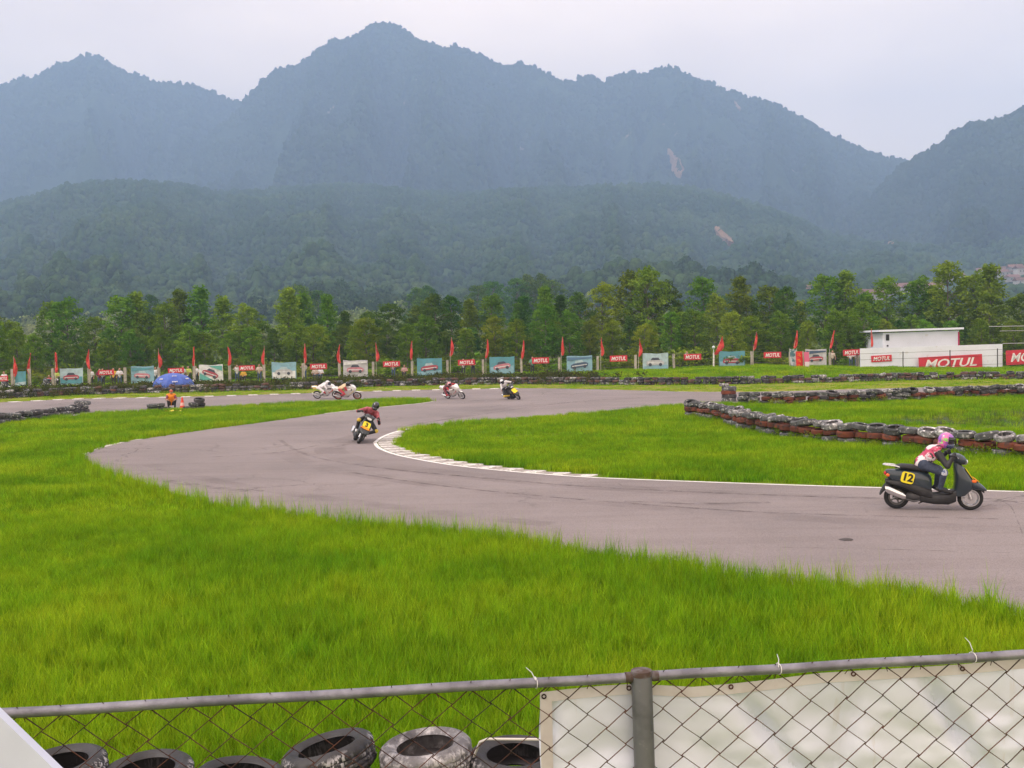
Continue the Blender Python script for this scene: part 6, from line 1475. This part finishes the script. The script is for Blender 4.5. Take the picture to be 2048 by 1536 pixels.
motorcycle(mw, FW, FR, pm('plate_cream', (0.80, 0.62, 0.20)), 'white and red racing motorcycle with a cream tail, rear one of the pair')
rider('person', J_moto(-.08, .22, .4), dict(top=LW, yoke=LW, sleeve=LW, forearm=LB, hand=LB, pants=LW, knee=LR, shin=LW, boot=LB, skin=LB), helmet_meshes(HWHT, P('helmet_chin_dark', (0.03, 0.05, 0.08), 0.3)), mw, 'rider in pale blue-white helmet and white leathers on the rear motorcycle of the pair', 0.018)
mw = place(697, 799, -10, 26)
motorcycle(mw, FW, FY, SIGNW, 'white racing motorcycle with red wheels, front one of the pair', WRED)
rider('person', J_moto(-.12, .22, .48), dict(top=P('leather_cream', (0.66, 0.52, 0.34)), yoke=P('leather_cream', (0.66, 0.52, 0.34)), sleeve=LR, forearm=LW, hand=LB, pants=LR, knee=LR, shin=LR, boot=LR, skin=LB), helmet_meshes(HBLK, HBLK), mw, 'rider in black helmet and red and cream leathers on the front motorcycle of the pair', 0.018)

# marshal, cone, flag
q = G(343, 819)
J = dict(pelvis=(-.05, 0, .36), chest=(.08, 0, .74), neck=(.12, 0, .9), head=(.16, 0, 1.02), face=(1, .2, -.1), shL=(.08, .19, .83), shR=(.08, -.19, .83), elL=(.2, .28, .58), elR=(.2, -.28, .58), haL=(.4, .16, .56), haR=(.4, -.14, .54), hipL=(0, .11, .34), hipR=(0, -.11, .34), knL=(.4, .2, .5), knR=(.4, -.18, .5), anL=(.32, .18, .1), anR=(.32, -.16, .1), toL=(.5, .2, .06), toR=(.5, -.18, .06), bars=0)
e = tag(empty('person', TR((q.x, q.y, 0)) @ RZ(R(-70))), 'crouching marshal in orange vest and red cap beside the short tyre row', 'person')
put('body', person_mesh(J, dict(top=P('vest_orange', (0.85, 0.26, 0.02), 0.7), yoke=P('vest_orange', (0.85, 0.26, 0.02), 0.7), sleeve=P('shirt_plum', (0.22, 0.05, 0.09)), hand=SKIN, pants=P('trousers_dark', (0.03, 0.03, 0.035)), boot=SHOE, skin=SKIN, forearm=SKIN), 0.018), e)
mb = MB(); mb.ell((.15, 0, 1.07), (.11, .1, .075)); mb.ell((.25, .02, 1.05), (.09, .08, .014)); mb.build('cap', P('cap_red', (0.55, 0.05, 0.03), 0.7), e)
for s_ in (-1, 1): g = put('hand', GLS, e); g.matrix_local = TR((.42, .15 * -s_, .55)) @ (Matrix.Diagonal((1, -1, 1, 1)) if s_ > 0 else Matrix.Identity(4))
q = G(365, 820); c_ = tag(empty('traffic_cone', TR((q.x, q.y, 0))), 'red traffic cone with a white band standing next to the marshal', 'cone')
mb = MB(); mb.lathe([(.17, .03), (.125, .25)], 18); mb.mi = 1; mb.lathe([(.125, .25), (.09, .42)], 18); mb.mi = 0; mb.lathe([(.09, .42), (.035, .72), (.02, .73)], 18); mb.build('body', [P('cone_red', (0.75, 0.06, 0.03), 0.5), P('cone_band', (0.75, 0.45, 0.42), 0.5)], c_)
mb = MB(); mb.smooth = False; mb.box((0, 0, .017), (.38, .38, .034), None, .008); mb.build('base', P('cone_red', (0.75, 0.06, 0.03), 0.5), c_)
q = G(346, 826); mb = MB(); mb.smooth = False
vs = []; fs = []
for a in range(9):
    for b in range(6): vs.append((q.x - .45 + .11 * a, q.y - .2 + .09 * b, .10 + .05 * math.sin(a * 1.3 + b) + .03 * math.cos(b * 2.1)))
for a in range(8):
    for b in range(5): k = a * 6 + b; fs.append((k, k + 6, k + 7, k + 1))
mb.add(vs + [(v[0], v[1], v[2] - .008) for v in vs], fs + [tuple(j + 54 for j in f[::-1]) for f in fs]); mb.smooth = True
tag(mb.build('signal_flag', P('flag_yellow', (0.75, 0.60, 0.08), 0.75)), 'crumpled yellow flag lying on the grass before the marshal', 'flag')

# spectators behind the far fence
def stand(ar, tw=0.0, sit=False):
    J = dict(pelvis=(0, 0, .93), chest=(.02, 0, 1.27), neck=(.03, 0, 1.44), head=(.05, 0, 1.57), face=(1, tw, 0), shL=(.0, .19, 1.37), shR=(.0, -.19, 1.37), hipL=(0, .1, .9), hipR=(0, -.1, .9), knL=(.04, .11, .5), knR=(.03, -.12, .5), anL=(-.02, .12, .09), anR=(0, -.13, .09), toL=(.13, .15, .05), toR=(.15, -.16, .05))
    if ar == 'down': J.update(elL=(-.03, .27, 1.1), elR=(-.03, -.27, 1.1), haL=(.06, .29, .86), haR=(.06, -.29, .86))
    elif ar == 'up': J.update(elL=(.2, .32, 1.3), elR=(.22, -.32, 1.28), haL=(.2, .16, 1.52), haR=(.22, -.16, 1.5))
    else: J.update(elL=(.02, .3, 1.12), elR=(.0, -.33, 1.14), haL=(.2, .1, 1.08), haR=(.02, -.2, .95))
    if sit:
        for n in ('pelvis', 'chest', 'neck', 'head', 'shL', 'shR', 'elL', 'elR', 'haL', 'haR', 'hipL', 'hipR'): v = J[n]; J[n] = (v[0] - .25, v[1], v[2] - .45)
        J.update(knL=(.2, .14, .5), knR=(.2, -.14, .5))
    return J
base_bodies = {}
SPEC = [(182, 'down', 'white', 'trousers', 0), (199, 'fold', 'maroon', 'jeans', .3), (206, 'fold', 'white', 'trousers', -.3), (227, 'down', 'yellow', 'trousers', 0), (239, 'fold', 'white', 'jeans', .2), (311, 'down', 'white', 'jeans', 0), (377, 'fold', 'lime', 'trousers', 0), (392, 'down', 'white', 'trousers', 0), (366, 'down', 'pale grey', 'jeans', .2), (474, 'up', 'white', 'jeans', 0), (485, 'sit', 'yellow', 'trousers', 0), (519, 'fold', 'beige', 'jeans', 0), (609, 'up', 'pale grey', 'jeans', 0), (640, 'sit', 'white', 'jeans', 0), (630, 'sit', 'beige', 'jeans', .3), (787, 'fold', 'beige', 'jeans', 0), (808, 'sit', 'pink', 'trousers', 0), (927, 'fold', 'white', 'trousers', 0), (946, 'fold', 'black', 'trousers', 0), (1065, 'fold', 'green', 'trousers', 0), (1374, 'down', 'white', 'jeans', 0), (1665, 'down', 'beige', 'trousers', 0), (1702, 'fold', 'white', 'jeans', -.4), (1713, 'fold', 'pale grey', 'jeans', .3), (95, 'sit', 'red', 'trousers', 0), (113, 'fold', 'lime', 'trousers', 0), (8, 'fold', 'white', 'jeans', 0)]
SC = {'white': (.78, .77, .8), 'maroon': (.2, .03, .06), 'yellow': (.7, .42, .05), 'lime': (.5, .6, .12), 'pale grey': (.58, .58, .62), 'beige': (.62, .52, .45), 'pink': (.62, .36, .36), 'black': (.03, .03, .035), 'green': (.14, .34, .26), 'red': (.7, .04, .05)}
PC = {'trousers': (.05, .05, .055), 'jeans': (.08, .12, .2)}
for i, (px, ar, sh, tr_, tw) in enumerate(SPEC):
    kk = ar
    if kk not in base_bodies:
        base_bodies[kk] = person_mesh(stand('fold' if ar == 'sit' else ar, 0, ar == 'sit'), dict(top=SIGNW, sleeve=SIGNW, forearm=SKIN, hand=SKIN, pants=JN, boot=SHOE, skin=SKIN), 0.022)
    src = base_bodies[kk]; me = src.copy(); nm = [m.name for m in src.materials]
    for j, n_ in enumerate(nm):
        if n_ == SIGNW.name: me.materials[j] = P('shirt_' + sh.replace(' ', '_'), SC[sh], .8)
        if n_ == JN.name: me.materials[j] = P('legs_' + tr_, PC[tr_], .85)
    y = fence_y(px) + random.uniform(0.9, 1.8); d = ray(px, 740); x = d.x / d.y * y
    e = empty('person', TR((x, y, gz(x, y))) @ RZ(R(-90) + tw + random.uniform(-.2, .2)))
    nth = [p[0] for p in SPEC if p[2] == sh]; nth = sorted(nth).index(px) + 1; tot = sum(1 for p in SPEC if p[2] == sh)
    tag(e, '%s spectator in %s shirt behind the far fence%s' % ('seated' if ar == 'sit' else 'standing', sh, '' if tot == 1 else ', %s such shirt from the left' % ordinal(nth)), 'person', 'spectators behind the far fence')
    put('body', me, e); hd = Vector(stand('fold' if ar == 'sit' else ar, 0, ar == 'sit')['head'])
    mb = MB(); mb.ell(hd + Vector((-.025, 0, .045)), (.105, .1, .09), 10, 7); put('hair', mb.mesh('hair', HAIR), e)
    JJ = stand('fold' if ar == 'sit' else ar, 0, ar == 'sit')
    for s_ in 'LR':
        g = put('hand', GLS, e); g.matrix_local = frame(Vector(JJ['ha' + s_]) + (Vector(JJ['ha' + s_]) - Vector(JJ['el' + s_])).normalized() * .04, Vector(JJ['ha' + s_]) - Vector(JJ['el' + s_]), (0.1, 0, 1))
    if ar == 'sit':
        mb = MB(); mb.smooth = False; mb.box((x, y + .25, gz(x, y) + .2), (.34, .34, .4), None, .02); tag(mb.build('stool', CONC), 'low block seat under the seated spectator in %s%s' % (sh, '' if tot == 1 else ', %s such shirt from the left' % ordinal(nth)), 'seat', 'low seats behind the far fence')
# two parked motorcycles behind the fence at far left
for (px, lab) in ((14, 'parked motorcycle behind the fence at the left picture edge'), (98, 'parked motorcycle behind the fence under the red shirt')):
    y = fence_y(px) + 0.7; d = ray(px, 770); x = d.x / d.y * y
    motorcycle(TR((x, y, gz(x, y))) @ RZ(R(160)) @ RX(R(6)) @ TR((-.6, 0, 0)), DKG, P('stripe_grey', (.5, .5, .5)), SIGNW, lab)
